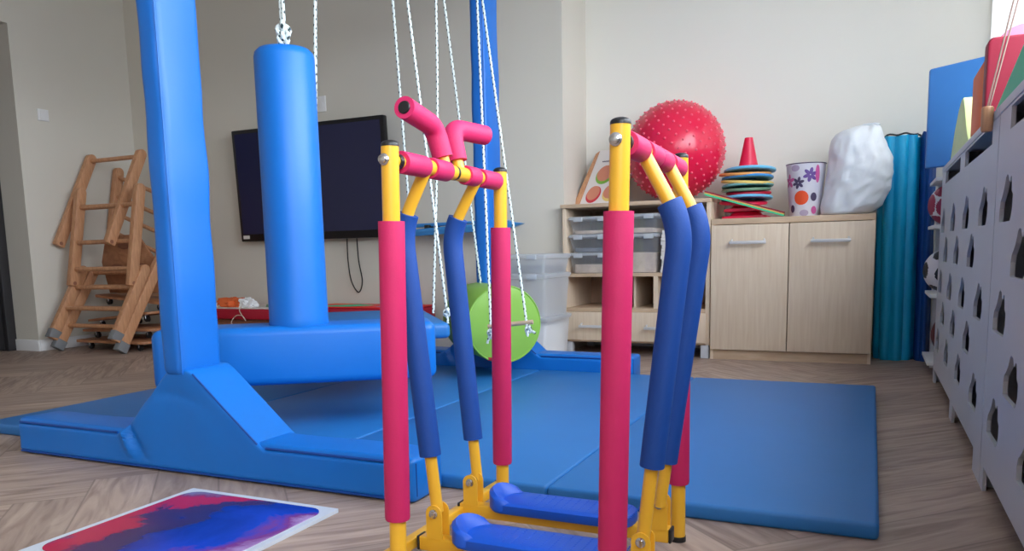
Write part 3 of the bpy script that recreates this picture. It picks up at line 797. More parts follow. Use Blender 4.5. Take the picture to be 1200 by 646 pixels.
# ------------------------------------------------------------------ cabinet
t = thing('storage_cabinet', 'low maple cabinet with two doors and bar handles against the back wall', 'cabinet', (-.42, 4.93, 0))
CX0, CX1 = -.856, .016
build('top_panel', B().bb(CX0, CX1, SY0-.004, SY1, .788, .822, .002), 'maple_edge', t)
for xs_ in (CX0, CX1-.018):
    b = B(); b.bb(xs_, xs_+.018, SY0, SY1, 0, .788); build('side_panel', b, 'maple', t)
build('plinth', B().bb(CX0+.018, CX1-.018, SY0+.002, SY0+.02, 0, .056), 'maple_edge', t)
build('back_panel', B().bb(CX0+.018, CX1-.018, SY1-.01, SY1, 0, .788), 'maple_back', t)
build('floor_panel', B().bb(CX0+.018, CX1-.018, SY0+.02, SY1-.01, .04, .058), 'maple', t)
for xa, xb, h in ((CX0+.003, -.426, (-.735, -.555)), (-.421, CX1-.003, (-.296, -.116))):
    d = build('door', B().bb(xa, xb, SY0-.018, SY0-.001, .06, .784, .0015), 'maple', t)
    handle(d, h[0], h[1], .683, SY0-.018)

# ------------------------------------------------------------------ big nubbed ball
bc = Vector((-1.118, 4.885, 1.250)); br_ = .297
b = B(); b.mat('ball'); b.ico(bc, br_, 5)
for i in range(420):
    zz = 1-2*(i+.5)/420; a = i*2.399963; rr = math.sqrt(1-zz*zz)
    n = Vector((rr*math.cos(a), rr*math.sin(a), zz)); b.mat('nub'); b.ico(bc+n*(br_+.001), .0072, 2)
solo('exercise_ball', b, None, 'big red exercise ball covered in small nubs, on the shelf unit', 'ball', (bc.x, bc.y, .945))

# ------------------------------------------------------------------ fruit puzzle board leaning on the wall
t = thing('puzzle_board', 'white wooden board with round fruit shaped recesses leaning on the wall, on the shelf', 'puzzle board', (-1.6, 4.98, .945))
def fb(u, v, w):  # u across, v up the board
    return Vector((-1.775 + u + .10*v/.37, 4.96 + .15*v/.37 + .02*w - .10*u, .948 + v*.985))
b = B(); b.prism([(0, 0), (.29, 0), (.29, .375), (0, .375)], lambda u, v, w: fb(u, v, w), .003); build('board', b, 'board_white', t)
b = B(); b.prism([(-.045, 0), (0, 0), (0, .372), (-.022, .355)], lambda u, v, w: fb(u, v, w*1.3-.2), .003); build('wooden_edge', b, 'beech', t)
def oval(b, cu, cv, ru, rv, w, n=24): b.prism([(cu+ru*math.cos(2*PI*k/n), cv+rv*math.sin(2*PI*k/n)) for k in range(n)], lambda u, v, ww: fb(u, v, w-.08*ww))
for cu, cv, ru, rv, rim, nm in ((.105, .205, .062, .063, 'green_print', 'pear_recess'), (.075, .075, .050, .056, 'red_print', 'strawberry_recess'), (.185, .31, .050, .060, 'orange_print2', 'orange_recess'),
                                (.205, .178, .045, .045, 'mauve', 'plum_recess'), (.195, .080, .056, .056, 'yellow_print', 'apple_recess')):
    b = B(); oval(b, cu, cv, ru, rv, -.02); rc = build(nm, b, rim, t)
    b = B(); oval(b, cu-.004, cv+.010, ru*.86, rv*.84, -.09); build('inlay', b, 'peach', rc)
b = B()
for k in range(5): b.prism([(.050+k*.010, .292), (.057+k*.010, .292), (.057+k*.010, .300), (.050+k*.010, .300)], lambda u, v, w: fb(u, v, -.02-.05*w))
build('printed_word', b, 'plum', t)

# ------------------------------------------------------------------ cone and discs on the cabinet
ZC0 = .822; cx, cy = -.690, 4.90
def disc(z, r, th, mat, dx, dy, tilt, az, label, group='stacked plastic discs'):
    b = B(); rot = Matrix.Rotation(az, 3, 'Z') @ Matrix.Rotation(tilt, 3, 'X')
    b.lathe([(r*.32, .020), (r*.36, .022), (r*.80, .020), (r*.94, .0185), (r*.985, .015), (r, .009), (r*.985, .003), (r*.94, .0), (r*.80, .001), (r*.36, .004), (r*.32, .020)], (cx+dx, cy+dy, z), rot, 40)
    return solo('stacking_disc', b, mat, label, 'disc', (cx+dx, cy+dy, z), group)
def sqcone(z, r, label):
    b = B(); b.loft([[(u, v, z) for u, v in rrect(cx-r, cx+r, cy-r, cy+r, .03, 4)], [(u, v, z+.016) for u, v in rrect(cx-r, cx+r, cy-r, cy+r, .03, 4)], [(u, v, z+.022) for u, v in rrect(cx-r*.72, cx+r*.72, cy-r*.72, cy+r*.72, .05, 4)], [(u, v, z+.042) for u, v in rrect(cx-r*.6, cx+r*.6, cy-r*.6, cy+r*.6, .06, 4)]])
    solo('cone_base', b, 'redplastic', label, 'cone', (cx, cy, z), 'red cone bases under the discs')
sqcone(.822, .128, 'red square plastic base lying on the cabinet, bottom of the pile of discs')
sqcone(.866, .118, 'red square plastic base, second from the cabinet top in the pile of discs')
disc(.910, .140, .026, 'redplastic', -.02, 0, .10, .4, 'crimson plastic disc directly above the two red square bases')
disc(.936, .150, .026, 'skyring', .0, 0, -.06, .2, 'light sky blue disc low in the pile, above the crimson disc')
disc(.966, .130, .020, 'darkred', .01, 0, .08, .3, 'dark red disc in the middle of the pile')
disc(.986, .142, .024, 'greenring', -.005, 0, .05, 0, 'sage green disc in the middle of the pile')
disc(1.008, .150, .022, 'tealring', .003, 0, -.05, .5, 'pale teal disc above the sage green disc')
disc(1.030, .152, .022, 'yring', .0, 0, .10, .9, 'yellow disc in the upper part of the pile')
disc(1.052, .150, .026, 'bluering', .002, 0, -.07, .3, 'strong blue disc between the yellow and orange discs')
disc(1.078, .152, .020, 'oring', -.012, 0, .07, .2, 'orange disc second from the top of the pile')
disc(1.096, .150, .026, 'skyring', .015, 0, -.08, .1, 'sky blue disc at the top of the pile, under the red cone')
b = B(); b.lathe([(.060, 1.108), (.062, 1.112), (.052, 1.150), (.024, 1.292), (.0235, 1.297), (.019, 1.297), (.020, 1.29), (.048, 1.15), (.056, 1.110), (.060, 1.108)], (-.684, 4.90, 0), None, 32)
solo('traffic_cone', b, 'redplastic', 'small red plastic cone with an open tip standing on top of the disc pile', 'cone', (-.684, 4.90, 1.108))
t = thing('striped_foam_strip', 'thin rainbow layered foam strip slanting across the front of the disc pile', 'foam strip', (-.46, 4.72, .822))
for k, mt in enumerate(('green_foam', 'yring', 'red_foam')):
    b = B(); o = k*.008
    b.prism([(-.905, .965+o), (-.462, .826+o), (-.455, .833+o), (-.90, .973+o)], lambda u, v, w: (u, 4.705+.045*w, v)); build('layer', b, mt, t)

# ------------------------------------------------------------------ flowered bin
t = thing('waste_bin', 'small white bin printed with purple and orange flowers on the cabinet', 'bin', (-.358, 4.86, ZC0))
bx, by, r0, r1, z0, z1 = -.358, 4.86, .083, .107, ZC0, 1.118
b = B(); b.lathe([(0, z0), (r0-.003, z0), (r0, z0+.004), (r1, z1-.004), (r1+.003, z1), (r1-.004, z1), (r0-.004, z0+.01), (0, z0+.01)], (bx, by, 0), None, 48); build('bucket', b, 'bin_body', t)
b = B(); b.tube([(bx+(r1+.001)*math.cos(a), by+(r1+.001)*math.sin(a), z1) for a in [2*PI*k/40 for k in range(40)]], .003, 8, closed=True); build('rim', b, 'plum', t)
def onbin(u, v):  # u = arc length from the camera-facing line, v = height above the base
    k = v/(z1-z0); r = r0+(r1-r0)*k+.0016; a = -PI/2 - .08 + u/r
    return Vector((bx+r*math.cos(a), by+r*math.sin(a), z0+v))
def blob(b, cu, cv, ru, rv, n=18, rot=0.):
    t_ = bmesh.new(); c = t_.verts.new(onbin(cu, cv)); prev = None
    for g in (.25, .5, .75, 1.):
        R = []
        for k in range(n):
            a = 2*PI*k/n; p, q = ru*g*math.cos(a), rv*g*math.sin(a)
            R.append(t_.verts.new(onbin(cu+p*math.cos(rot)-q*math.sin(rot), cv+p*math.sin(rot)+q*math.cos(rot))))
        for k in range(n):
            if prev is None: t_.faces.new((c, R[k], R[(k+1) % n]))
            else: t_.faces.new((prev[k], R[k], R[(k+1) % n], prev[(k+1) % n]))
        prev = R
    b._merge(t_)
def flower(cu, cv, r, mat, n=6):
    b = B()
    for k in range(n):
        a = 2*PI*k/n + .3; blob(b, cu+r*.55*math.cos(a), cv+r*.55*math.sin(a), r*.48, r*.25, 12, a)
    build('flower_print', b, mat, t)
flower(.040, .230, .040, 'purple'); flower(-.026, .188, .034, 'plum')
b = B(); blob(b, -.008, .105, .040, .040); build('flower_print', b, 'orange_print', t)
flower(-.088, .20, .040, 'magenta', 5)
for u, v, ru, rv, m_ in ((-.045, .27, .026, .018, 'mauve'), (.060, .108, .018, .024, 'plum'), (-.062, .045, .015, .022, 'plum'), (.008, .020, .024, .018, 'mauve'), (.062, .035, .016, .022, 'magenta'), (.082, .235, .014, .05, 'magenta')):
    b = B(); blob(b, u, v, ru, rv); build('flower_print', b, m_, t)
b = B(); b.ico((bx, by, z1-.008), .05, 2, (1, 1, .35)); build('contents', b, 'yring', t)

# ------------------------------------------------------------------ white plastic bag
levels = [(.823, -.250, -.06, .10), (.832, -.266, -.01, .12), (.87, -.272, .045, .14), (.95, -.256, .082, .155), (1.05, -.240, .096, .16), (1.12, -.238, .088, .16), (1.18, -.236, .060, .15), (1.23, -.226, .040, .13), (1.265, -.205, .032, .105), (1.285, -.165, .024, .07), (1.298, -.11, .012, .03)]
fine = []
for l0, l1 in zip(levels, levels[1:]):
    m_ = max(1, int((l1[0]-l0[0])/.012)); fine += [lerp(l0, l1, k/m_) for k in range(m_)]
fine.append(levels[-1]); rings = []
for z, xa, xb, dy in fine:
    xc, hx = (xa+xb)/2, (xb-xa)/2; R = []
    for k in range(56):
        a = 2*PI*k/56
        q = Vector((math.cos(a)*1.25+z*1.2, math.sin(a)*1.25, z*5.5-math.cos(a)*.8))
        n = noise.noise(q*1.3)*.07 + abs(noise.noise(q*2.2+Vector((5, 1, 2))))*-.11 + abs(noise.noise(q*4.5+Vector((1, 7, 2))))*-.05 + .045
        lim = min(1., (z-.82)/.05+.15)
        yy = 4.80+dy*math.sin(a)*(1+n*1.6*lim)
        R.append((xc+hx*math.cos(a)*(1+n*.6*lim), min(yy, 5.17), z+noise.noise(q*2)*.012*lim))
    rings.append(R)
b = B(); b.loft(rings); 
for v in b.bm.verts: v.co.z = max(v.co.z, .823)
t = thing('plastic_bag', 'bulging white plastic bag standing on the right end of the cabinet', 'bag', (-.09, 4.80, ZC0))
build('sack', b, 'bag', t, 70)
b = B(); b.loft([[( -.03+.05*math.cos(a)*s, 4.79+.03*math.sin(a)*s, z) for a in [2*PI*k/16 for k in range(16)]] for z, s in ((1.275, 1.1), (1.292, .7), (1.305, 1.0), (1.310, .9))])
for v in b.bm.verts: v.co += noise.noise_vector(v.co*25)*.01
build('gathered_top', b, 'bag', t, 70)

# ------------------------------------------------------------------ rolled ribbed mat
t = thing('rolled_mat', 'tall rolled teal and blue ribbed mat standing in the corner beside the cabinet', 'rolled mat', (.17, 5.0, 0))
def lobes(cx_, cy_, rx, ry, z, n, amp, ph):
    return [(cx_+rx*math.cos(a)*(1+amp*(abs(math.cos(n*a/2+ph))-.5)), cy_+ry*math.sin(a)*(1+amp*(abs(math.cos(n*a/2+ph))-.5)), z) for a in [2*PI*k/96 for k in range(96)]]
def zrings(cx_, cy_, rx, ry, ztop, n, amp, ph, dxb=0.):
    R = []
    for i in range(26):
        k = i/25; z = ztop*k; s = 1+.012*math.sin(i*1.7) ; s *= (.96 if i == 0 else 1)
        R.append([(x+dxb*(1-k), y, zz + (noise.noise(Vector((x*20, y*20, 0)))*.018 if i == 25 else 0)) for x, y, zz in lobes(cx_, cy_, rx*s, ry*s, z, n, amp, ph)])
    return R
b = B(); b.loft(zrings(.122, 5.02, .104, .140, 1.245, 9, .16, .3, .012)); build('mat_roll', b, 'teal', t, 60)
b = B(); b.loft(zrings(.266, 5.02, .040, .14, 1.255, 5, .14, .1, .010)); build('outer_flap', b, 'deepblue', t, 60)
b = B(); b.tube([(x, y, 1.252+.004*math.sin(i)) for i, (x, y, _) in enumerate(lobes(.122, 5.02, .100, .136, 0, 9, .16, .3)[48:96:2])], .005, 6); build('binding', b, 'black', t)

# ------------------------------------------------------------------ lockers with pierced fronts
LX0, LX1, LXB = .287, .303, .555
SH = [(0, .02), (.0, .30), (.05, .46), (.16, .56), (.28, .70), (.34, .82), (.40, .95), (.48, 1.0), (.60, .97), (.66, .84), (.71, .82), (.77, .92), (.83, .92), (.87, .78), (.89, .62), (1.0, .54), (1.0, .28), (.93, .08), (.86, 0), (.05, 0)]
def hole(yc, z0, z1, wid=.195):
    # the far end of the shape is its u = 0 side
    return [(yc + wid/2 - u*wid, z0 + v*(z1-z0)) for u, v in SH]
ROWS = [(.700, .811), (.573, .681), (.429, .536), (.300, .404), (.163, .271)]
def locker(ya, yb, odd, even, label):
    t = thing('locker_unit', label, 'locker', (.42, (ya+yb)/2, 0), 0, 'grey lockers along the window wall')
    ca = (ya+yb)/2
    outer = [(ya+.002, 0), (ya+.16, 0), (ya+.16, .066), (ca-.08, .066), (ca-.08, 0), (ca+.02, 0), (ca+.02, .066), (yb-.06, .066), (yb-.06, 0), (yb-.002, 0), (yb-.002, .974), (ya+.002, .974)]
    holes = []
    for r, (z0, z1) in enumerate(ROWS):
        for yc in (odd if r % 2 == 0 else even):
            if ya+.1 < yc < yb-.1: holes.append(hole(yc, z0, z1))
    for na, nb in ((ya+.13, ca-.08), (ca+.08, yb-.18)):
        holes.append([(na, .915), (nb, .915), (nb, .968), (na, .968)])
    tm = panel_holes(outer, holes, .010)
    for v in tm.verts: v.co = Vector((LX0+.005+v.co.z, v.co.x, v.co.y))
    bmesh.ops.recalc_face_normals(tm, faces=tm.faces)
    b = B(); b.bm.free(); b.bm = tm
    build('front_panel', b, 'locker', t, smooth=False)
    build('top_panel', B().bb(LX0-.002, LXB, ya, yb, .975, .999, .0015), 'locker', t)
    for ys_ in (ya, yb-.018):
        b = B(); b.bb(LX1+.001, LXB, ys_, ys_+.018, .0, .975); build('side_panel', b, 'locker', t)
    build('back_panel', B().bb(LXB-.008, LXB, ya+.018, yb-.018, .066, .975), 'locker_shade', t)
    for z in (.066, .38, .88): build('inner_shelf', B().bb(LX1+.02, LXB-.008, ya+.018, yb-.018, z, z+.016), 'locker_shade', t)
    build('divider', B().bb(LX1+.004, LXB-.008, ca-.009, ca+.009, .082, .975), 'locker_shade', t)
    return t
odd = [4.03-.4635*k for k in range(9)]; even = [3.835-.4635*k for k in range(9)]
locker(2.392, 4.192, [4.03, 3.57, 3.10, 2.64], [3.835, 3.367, 2.893], 'grey locker unit with bottle shaped cutouts, farther from the camera, next to the ball shelf')
locker(.59, 2.388, [2.21, 1.75, 1.28, .82], [1.99, 1.53, 1.06], 'grey locker unit with bottle shaped cutouts, nearer the camera and cut by the picture edge')
# open end shelf with balls
t = thing('ball_shelf', 'narrow open white shelf with balls between the lockers and the rolled mat', 'shelf', (.41, 4.43, 0))
for ys_ in (4.20, 4.64):
    b = B(); b.bb(.30, .555, ys_, ys_+.016, 0, .96); build('side_panel', b, 'locker', t)
for z in (.07, .395, .725, .945): build('shelf_board', B().bb(.262, .555, 4.217, 4.639, z, z+.016, .001), 'white', t)
build('back_panel', B().bb(.547, .555, 4.217, 4.639, .07, .96), 'locker_shade', t)
def patch_ball(c, r, m0, m1, thr, name, label):
    tm = bmesh.new(); bmesh.ops.create_icosphere(tm, subdivisions=1, radius=1); dirs = [v.co.normalized() for v in tm.verts][:12]; tm.free()
    tm = bmesh.new(); bmesh.ops.create_icosphere(tm, subdivisions=5, radius=r)
    b = B(); b.mats = [m0, m1]
    rotm = Matrix.Rotation(.5, 3, 'X') @ Matrix.Rotation(.7, 3, 'Y')
    for f in tm.faces:
        n = rotm @ f.calc_center_median().normalized(); f.material_index = 1 if max(n.dot(d) for d in dirs) > thr else 0
    me = bpy.data.meshes.new('tmp'); bmesh.ops.translate(tm, vec=Vector(c), verts=tm.verts); tm.to_mesh(me); tm.free(); b.bm.from_mesh(me); bpy.data.meshes.remove(me)
    return solo(name, b, None, label, 'ball', (c[0], c[1], c[2]-r))
M['ballwhite'] = new_mat('ball_white', (216, 214, 220), .4, var=.02); M['ballblack'] = new_mat('ball_black', (28, 28, 34), .4, var=.02)
M['ballpink'] = new_mat('ball_crimson', (150, 36, 76), .45, var=.05)
M['ballmaroon'] = new_mat('ball_maroon', (92, 36, 40), .6, var=.06, bump=.2, bscale=200)
patch_ball((.345, 4.44, .411+.108), .108, 'ballwhite', 'ballblack', .93, 'football', 'black and white football on the open shelf beside the lockers')
patch_ball((.345, 4.44, .741+.10), .10, 'ballwhite', 'ballpink', .86, 'play_ball', 'white and crimson ball on the open shelf, above the football')
b = B(); b.ico((.40, 4.43, .086+.115), .115, 4)
solo('basketball', b, 'ballmaroon', 'dark maroon ball on the lowest board of the open shelf', 'ball', (.40, 4.43, .086))

# ------------------------------------------------------------------ foam shapes on the lockers
ZL = .999
b = B(); q = Vector((.40-.205, -.205, 0)).normalized()
b.prism([(0, 0), (.335, 0), (.335, .447), (0, .447)], lambda u, v, w: (.213+u*.76, 4.17-u*.62+.045*w+.03*v, ZL+.001+v), .008)
solo('foam_sheet', b, 'blue_foam', 'large blue foam sheet standing upright on the lockers, farthest of the foam shapes', 'foam sheet', (.33, 4.05, ZL))
# lime wedge with a hollow near side
pr = [(3.95, 0), (3.88, .055), (3.78, .125), (3.66, .182), (3.56, .208), (3.50, .205), (3.44, .165), (3.36, .09), (3.29, .04), (3.22, 0)]
b = B(); b.prism(pr, lambda u, v, w: (.298+.17*w, u+.03, ZL+v), .004)
solo('foam_wedge', b, 'lime_foam', 'pale lime foam wedge on the lockers in front of the blue sheet', 'foam shape', (.38, 3.58, ZL))
b = B(); b.prism(rrect(.2955, .54, 0, .222, .02), lambda u, v, w: (u, 2.89+.29*w, ZL+v), .006)
solo('foam_block', b, 'orange_foam', 'orange foam block standing between the lime wedge and the red slab', 'foam block', (.42, 3.04, ZL))
b = B(); b.prism(rrect(.294, .54, 0, .258, .018), lambda u, v, w: (u, 2.80+.075*w, ZL+v), .006)
solo('foam_block', b, 'red_foam', 'red foam slab standing in front of the orange block on the lockers', 'foam block', (.42, 2.84, ZL))
b = B(); b.prism([(2.60, 0), (2.58, .02), (1.62, .215), (1.60, .20), (1.60, 0)], lambda u, v, w: (.298+.22*w, u, ZL+v), .005)
solo('foam_wedge', b, 'green_foam', 'green foam wedge on the lockers, in front of the red slab', 'foam shape', (.41, 2.1, ZL))
b = B(); b.prism([(.44+.09*math.cos(a), .285+.09*math.sin(a)) for a in [PI*k/14 for k in range(15)]] + [(.35, 0), (.53, 0)], lambda u, v, w: (u, 3.185+.06*w, ZL+v), .005)
solo('foam_arch', b, 'rose_foam', 'rosy round topped foam piece just peeking over the red slab', 'foam shape', (.44, 3.215, ZL))
# cord with wooden toggle
t = thing('blind_cord', 'thin brown double cord with a small wooden handle dangling at the locker edge', 'cord', (.27, 2.5, .947))
b = B(); b.lathe([(0, -.058), (.012, -.058), (.0145, -.052), (.0145, .004), (.012, .008), (0, .008)], (.270, 2.50, 1.005), None, 20); build('handle', b, 'beech', t)
for dx, dy in ((-.004, .003), (.006, -.004)):
    b = B(); b.tube([(.270+dx*.5, 2.50, 1.008), (.325+dx, 2.55+dy, 1.29), (.41+dx*2, 2.64+dy, 1.72), (.55, 2.90+dy*6, 2.45)], .0022, 8); build('cord', b, 'cord', t)
b = B(); b.lathe([(0, 0), (.016, 0), (.016, .004), (.006, .006), (.006, .018), (0, .018)], (.56, 2.9, 2.45), Matrix.Rotation(-PI/2, 3, 'Y'), 16)
build('wall_hook', b, 'chrome', t)

# ------------------------------------------------------------------ stack of wheeled tubs beside the shelf
for z, h, f, fm, lb in ((0, .255, .85, 'tubwhite', 'large translucent tub on the floor stuffed with white things, beside the shelf'),
                        (.275, .235, .0, 'tubgrey', 'large translucent empty tub, middle of the floor stack beside the shelf'),
                        (.530, .095, .45, 'tubgrey', 'shallow translucent tub, topmost of the floor stack beside the shelf')):
    tub((-1.895, 4.40, z), (.37, .40), h, True, f, lb, fillmat=fm, taper=.92, group='translucent tubs stacked on the floor', plastic='frosted')

# ------------------------------------------------------------------ low bench with red mats and toys under the television
t = thing('low_bench', 'low brown wooden bench under the television, beneath the red mats', 'bench', (-3.85, 4.55, 0))
build('seat', B().bb(-4.64, -2.72, 4.42, 4.72, .125, .205, .006), 'brown_wood', t)
for x in (-4.56, -3.70, -2.82): build('leg', B().bb(x-.04, x+.04, 4.46, 4.70, 0, .125, .004), 'brown_wood', t)
t = thing('red_mat', 'dark red padded mat lying on the low bench, below the orange toys', 'mat', (-4.3, 4.55, .207), 0, 'red mats on the low bench')
b = B(); b.bb(-4.63, -3.62, 4.38, 4.70, .207, .283, .012); build('pad', b, 'darkred', t)
b = B(); b.bb(-4.62, -3.63, 4.39, 4.69, .2835, .292, .003); build('top_cover', b, 'paper', t)
t = thing('patchwork_mat', 'bright red mat with green and blue patches, between the green barrel and the upright roll', 'mat', (-3.2, 4.55, .207), 0, 'red mats on the low bench')
b = B(); b.bb(-3.60, -2.74, 4.36, 4.70, .207, .300, .012); build('pad', b, 'darkred', t)
b = B(); b.bb(-3.60, -2.74, 4.365, 4.69, .3005, .310, .003); build('top_cover', b, 'brightred', t)
for poly, m_ in (([(-3.55, 4.38), (-3.25, 4.38), (-3.15, 4.55), (-3.32, 4.62)], 'green_foam'), ([(-3.02, 4.38), (-2.78, 4.38), (-2.78, 4.58), (-2.86, 4.60)], 'bluering'), ([(-3.58, 4.60), (-3.40, 4.60), (-3.42, 4.68), (-3.58, 4.68)], 'orange_foam')):
    b = B(); b.prism(poly, lambda u, v, w: (u, v, .3102+.0012*w)); build('patch', b, m_, t)
def heap(name, c, r, sc, mat, label, cat, seed):
    b = B(); b.ico((0, 0, 0), r, 4, sc)
    for v in b.bm.verts:
        v.co *= 1+.45*noise.noise(v.co*(2.2/r)+Vector((seed, 0, 0)))+.2*noise.noise(v.co*(6/r)+Vector((seed, 3, 0)))
    lo = min(v.co.z for v in b.bm.verts)
    for v in b.bm.verts: v.co.z = max(v.co.z, lo*.35)
    lo = min(v.co.z for v in b.bm.verts)
    bmesh.ops.translate(b.bm, vec=Vector((c[0], c[1], c[2]-lo)), verts=b.bm.verts)
    solo(name, b, mat, label, cat, c)
heap('crumpled_cloth', (-4.36, 4.50, .292), .10, (1.5, .8, .5), 'orangetoy', 'crumpled orange cloth lying on the dark red mat', 'cloth', 1)
heap('crumpled_paper', (-4.22, 4.47, .292), .06, (1.3, .8, .75), 'tubwhite', 'crumpled white paper beside the orange cloth on the red mat', 'paper', 4)
heap('crumpled_paper', (-4.52, 4.48, .2925), .045, (1.6, .8, .45), 'tubwhite', 'flat crumpled white paper at the left end of the red mat, near the blue post', 'paper', 9)
heap('dark_toy', (-3.98, 4.52, .292), .05, (1.6, .8, .4), 'greenring', 'small dark green lump on the red mat near the upright roll', 'toy', 12)
b = B(); b.tube(curvepts([(-4.19, 4.372, .305), (-4.20, 4.362, .27), (-4.15, 4.365, .20), (-4.18, 4.365, .235), (-4.24, 4.367, .235), (-4.29, 4.367, .19), (-4.27, 4.367, .15)], 8), .0035, 8)
solo('string', b, 'cream_cord', 'thin pale string looping down the front of the red mat', 'string', (-4.2, 4.365, .15))

# ------------------------------------------------------------------ blue board on the wall behind the ropes
t = thing('wall_board', 'long narrow blue board with tapering ends fixed to the wall behind the hanging ropes', 'board', (-2.4, 4.72, .82))
b = B(); b.prism([(-2.95, .790), (-2.93, .775), (-2.30, .795), (-2.14, .80), (-2.04, .83), (-2.02, .838), (-2.10, .850), (-2.30, .845), (-2.60, .835), (-2.94, .815)], lambda u, v, w: (u, 4.58+.06*w, v), .006); build('lower_board', b, 'bluering', t)
b = B(); b.prism([(-2.85, .845), (-2.84, .836), (-2.30, .852), (-2.12, .852), (-2.16, .868), (-2.84, .862)], lambda u, v, w: (u, 4.62+.06*w, v), .005); build('upper_board', b, 'bluering', t)
b = B(); b.bb(-2.75, -2.71, 4.60, 4.749, .80, .85, .003); build('bracket', b, 'black', t)
b = B(); b.bb(-2.25, -2.21, 4.60, 4.749, .80, .85, .003); build('bracket', b, 'black', t)

# ------------------------------------------------------------------ wooden climbing ladders
def rail(b, p, q, w=.045, d=.075):
    """flat-sided rail from p to q in a plane x = const, rounded top"""
    p, q = Vector(p), Vector(q); ax_ = (q-p).normalized(); n = Vector((1, 0, 0)); m = ax_.cross(n).normalized()
    L_ = (q-p).length
    prof = [(0, -d/2), (L_-d/2, -d/2)] + [(L_-d/2+d/2*math.sin(a), -d/2*math.cos(a)) for a in [PI*k/8 for k in range(1, 8)]] + [(L_-d/2, d/2), (0, d/2)]
    b.prism(prof, lambda u, v, w_: p + ax_*u + m*v + n*(w_-.5)*w, .005)
def ladder(name, label, xs, foot, top, rungs, feet, group='wooden climbing ladders', left=1.):
    t = thing(name, label, 'ladder', ((xs[0]+xs[1])/2, foot[0], foot[1]), 0, group)
    for x in xs:
        f_ = left if x == xs[0] else 1.
        b = B(); rail(b, (x, foot[0], foot[1]), (x, foot[0]+(top[0]-foot[0])*f_, foot[1]+(top[1]-foot[1])*f_)); r = build('side_rail', b, 'beech', t)
        a = (Vector((0, top[0], top[1]))-Vector((0, foot[0], foot[1]))).normalized()
        if feet:
            b = B(); c0 = Vector((x, foot[0], foot[1])); m = Vector((0, -a.z, a.y))
            b.prism([(-.002, -.041), (.07, -.041), (.07, .041), (-.002, .041)], lambda u, v, w_: c0 + a*u + m*v + Vector((1, 0, 0))*(w_-.5)*.052, .004)
            # cut flush to the floor
            for v in b.bm.verts: v.co.z = max(v.co.z, foot[1] if foot[1] > .02 else 0.0)
            build('rubber_foot', b, 'rubber_grey', r)
        else:
            c0 = Vector((x, foot[0], foot[1]))
            b = B(); b.tube([c0+a*.02+Vector((-.024, 0, 0)), c0+a*.02+Vector((.024, 0, 0))], .014, 14); build('hook_slot', b, 'brown_wood', r)
    for s in rungs:
        y = foot[0]+(top[0]-foot[0])*s; z = foot[1]+(top[1]-foot[1])*s
        b = B(); b.tube([(xs[0], y, z), (xs[1], y, z)], .0165, 14); build('rung', b, 'beech', t)
    return t
ladder('climbing_ladder', 'wooden ladder with grey feet on the floor, lowest of the pile by the wall', (-5.465, -4.80), (3.81, .02), (4.28, .76), (.22, .39, .60, .74), True, left=.78)
ladder('climbing_ladder', 'wooden ladder lying on the lowest ladder, its grey feet just above the floor', (-5.462, -4.803), (3.775, .098), (4.09, .62), (.41, .70), True)
ladder('climbing_ladder', 'short wooden ladder standing upright between the leaning ladders in the pile', (-5.44, -4.815), (3.965, .475), (4.105, 1.205), (.17, .44, .80), False)
ladder('climbing_ladder', 'highest wooden ladder in the pile, tilted against the pale wall above the others', (-5.545, -5.0), (3.955, .775), (4.31, 1.475), (.40, .93), False)
# a ladder lying sideways behind the others, its rungs sloping
t = thing('climbing_ladder', 'wooden ladder lying askew with sloping rungs, behind the highest ladder', 'ladder', (-5.2, 4.5, .6), 0, 'wooden climbing ladders')
La, Lb, Ra, Rb = Vector((-5.56, 4.42, .80)), Vector((-5.56, 4.55, 1.40)), Vector((-4.78, 4.42, .52)), Vector((-4.78, 4.55, 1.12))
for p_, q_ in ((La, Lb), (Ra, Rb)):
    b = B(); rail(b, p_, q_); build('side_rail', b, 'beech', t)
for s_ in (.15, .40, .62, .88):
    b = B(); b.tube([La.lerp(Lb, s_), Ra.lerp(Rb, s_)], .0165, 14); build('rung', b, 'beech', t)
# plywood board propped behind the ladders on top of the wheeled boards
def lean(u, v, w): return Vector((-5.43+u, 4.265-.10*v/.5+.018*w, .407+v))
t = thing('wooden_board', 'brown plywood board with oval hand holes propped on the wheeled boards behind the ladders', 'board', (-5.13, 4.26, .407))
b = B(); b.prism([(0, 0), (.58, 0), (.58, .24), (.46, .44), (.12, .44), (0, .24)], lean, .004); bd = build('panel', b, 'plywood', t)
for cu, cv in ((.29, .36), (.16, .20), (.42, .20)):
    b = B(); b.prism([(cu+.065*math.cos(2*PI*k/24), cv+.026*math.sin(2*PI*k/24)) for k in range(24)], lambda u, v, w: lean(u, v, -.03-.04*w)); build('hand_hole', b, 'brown_wood', bd)
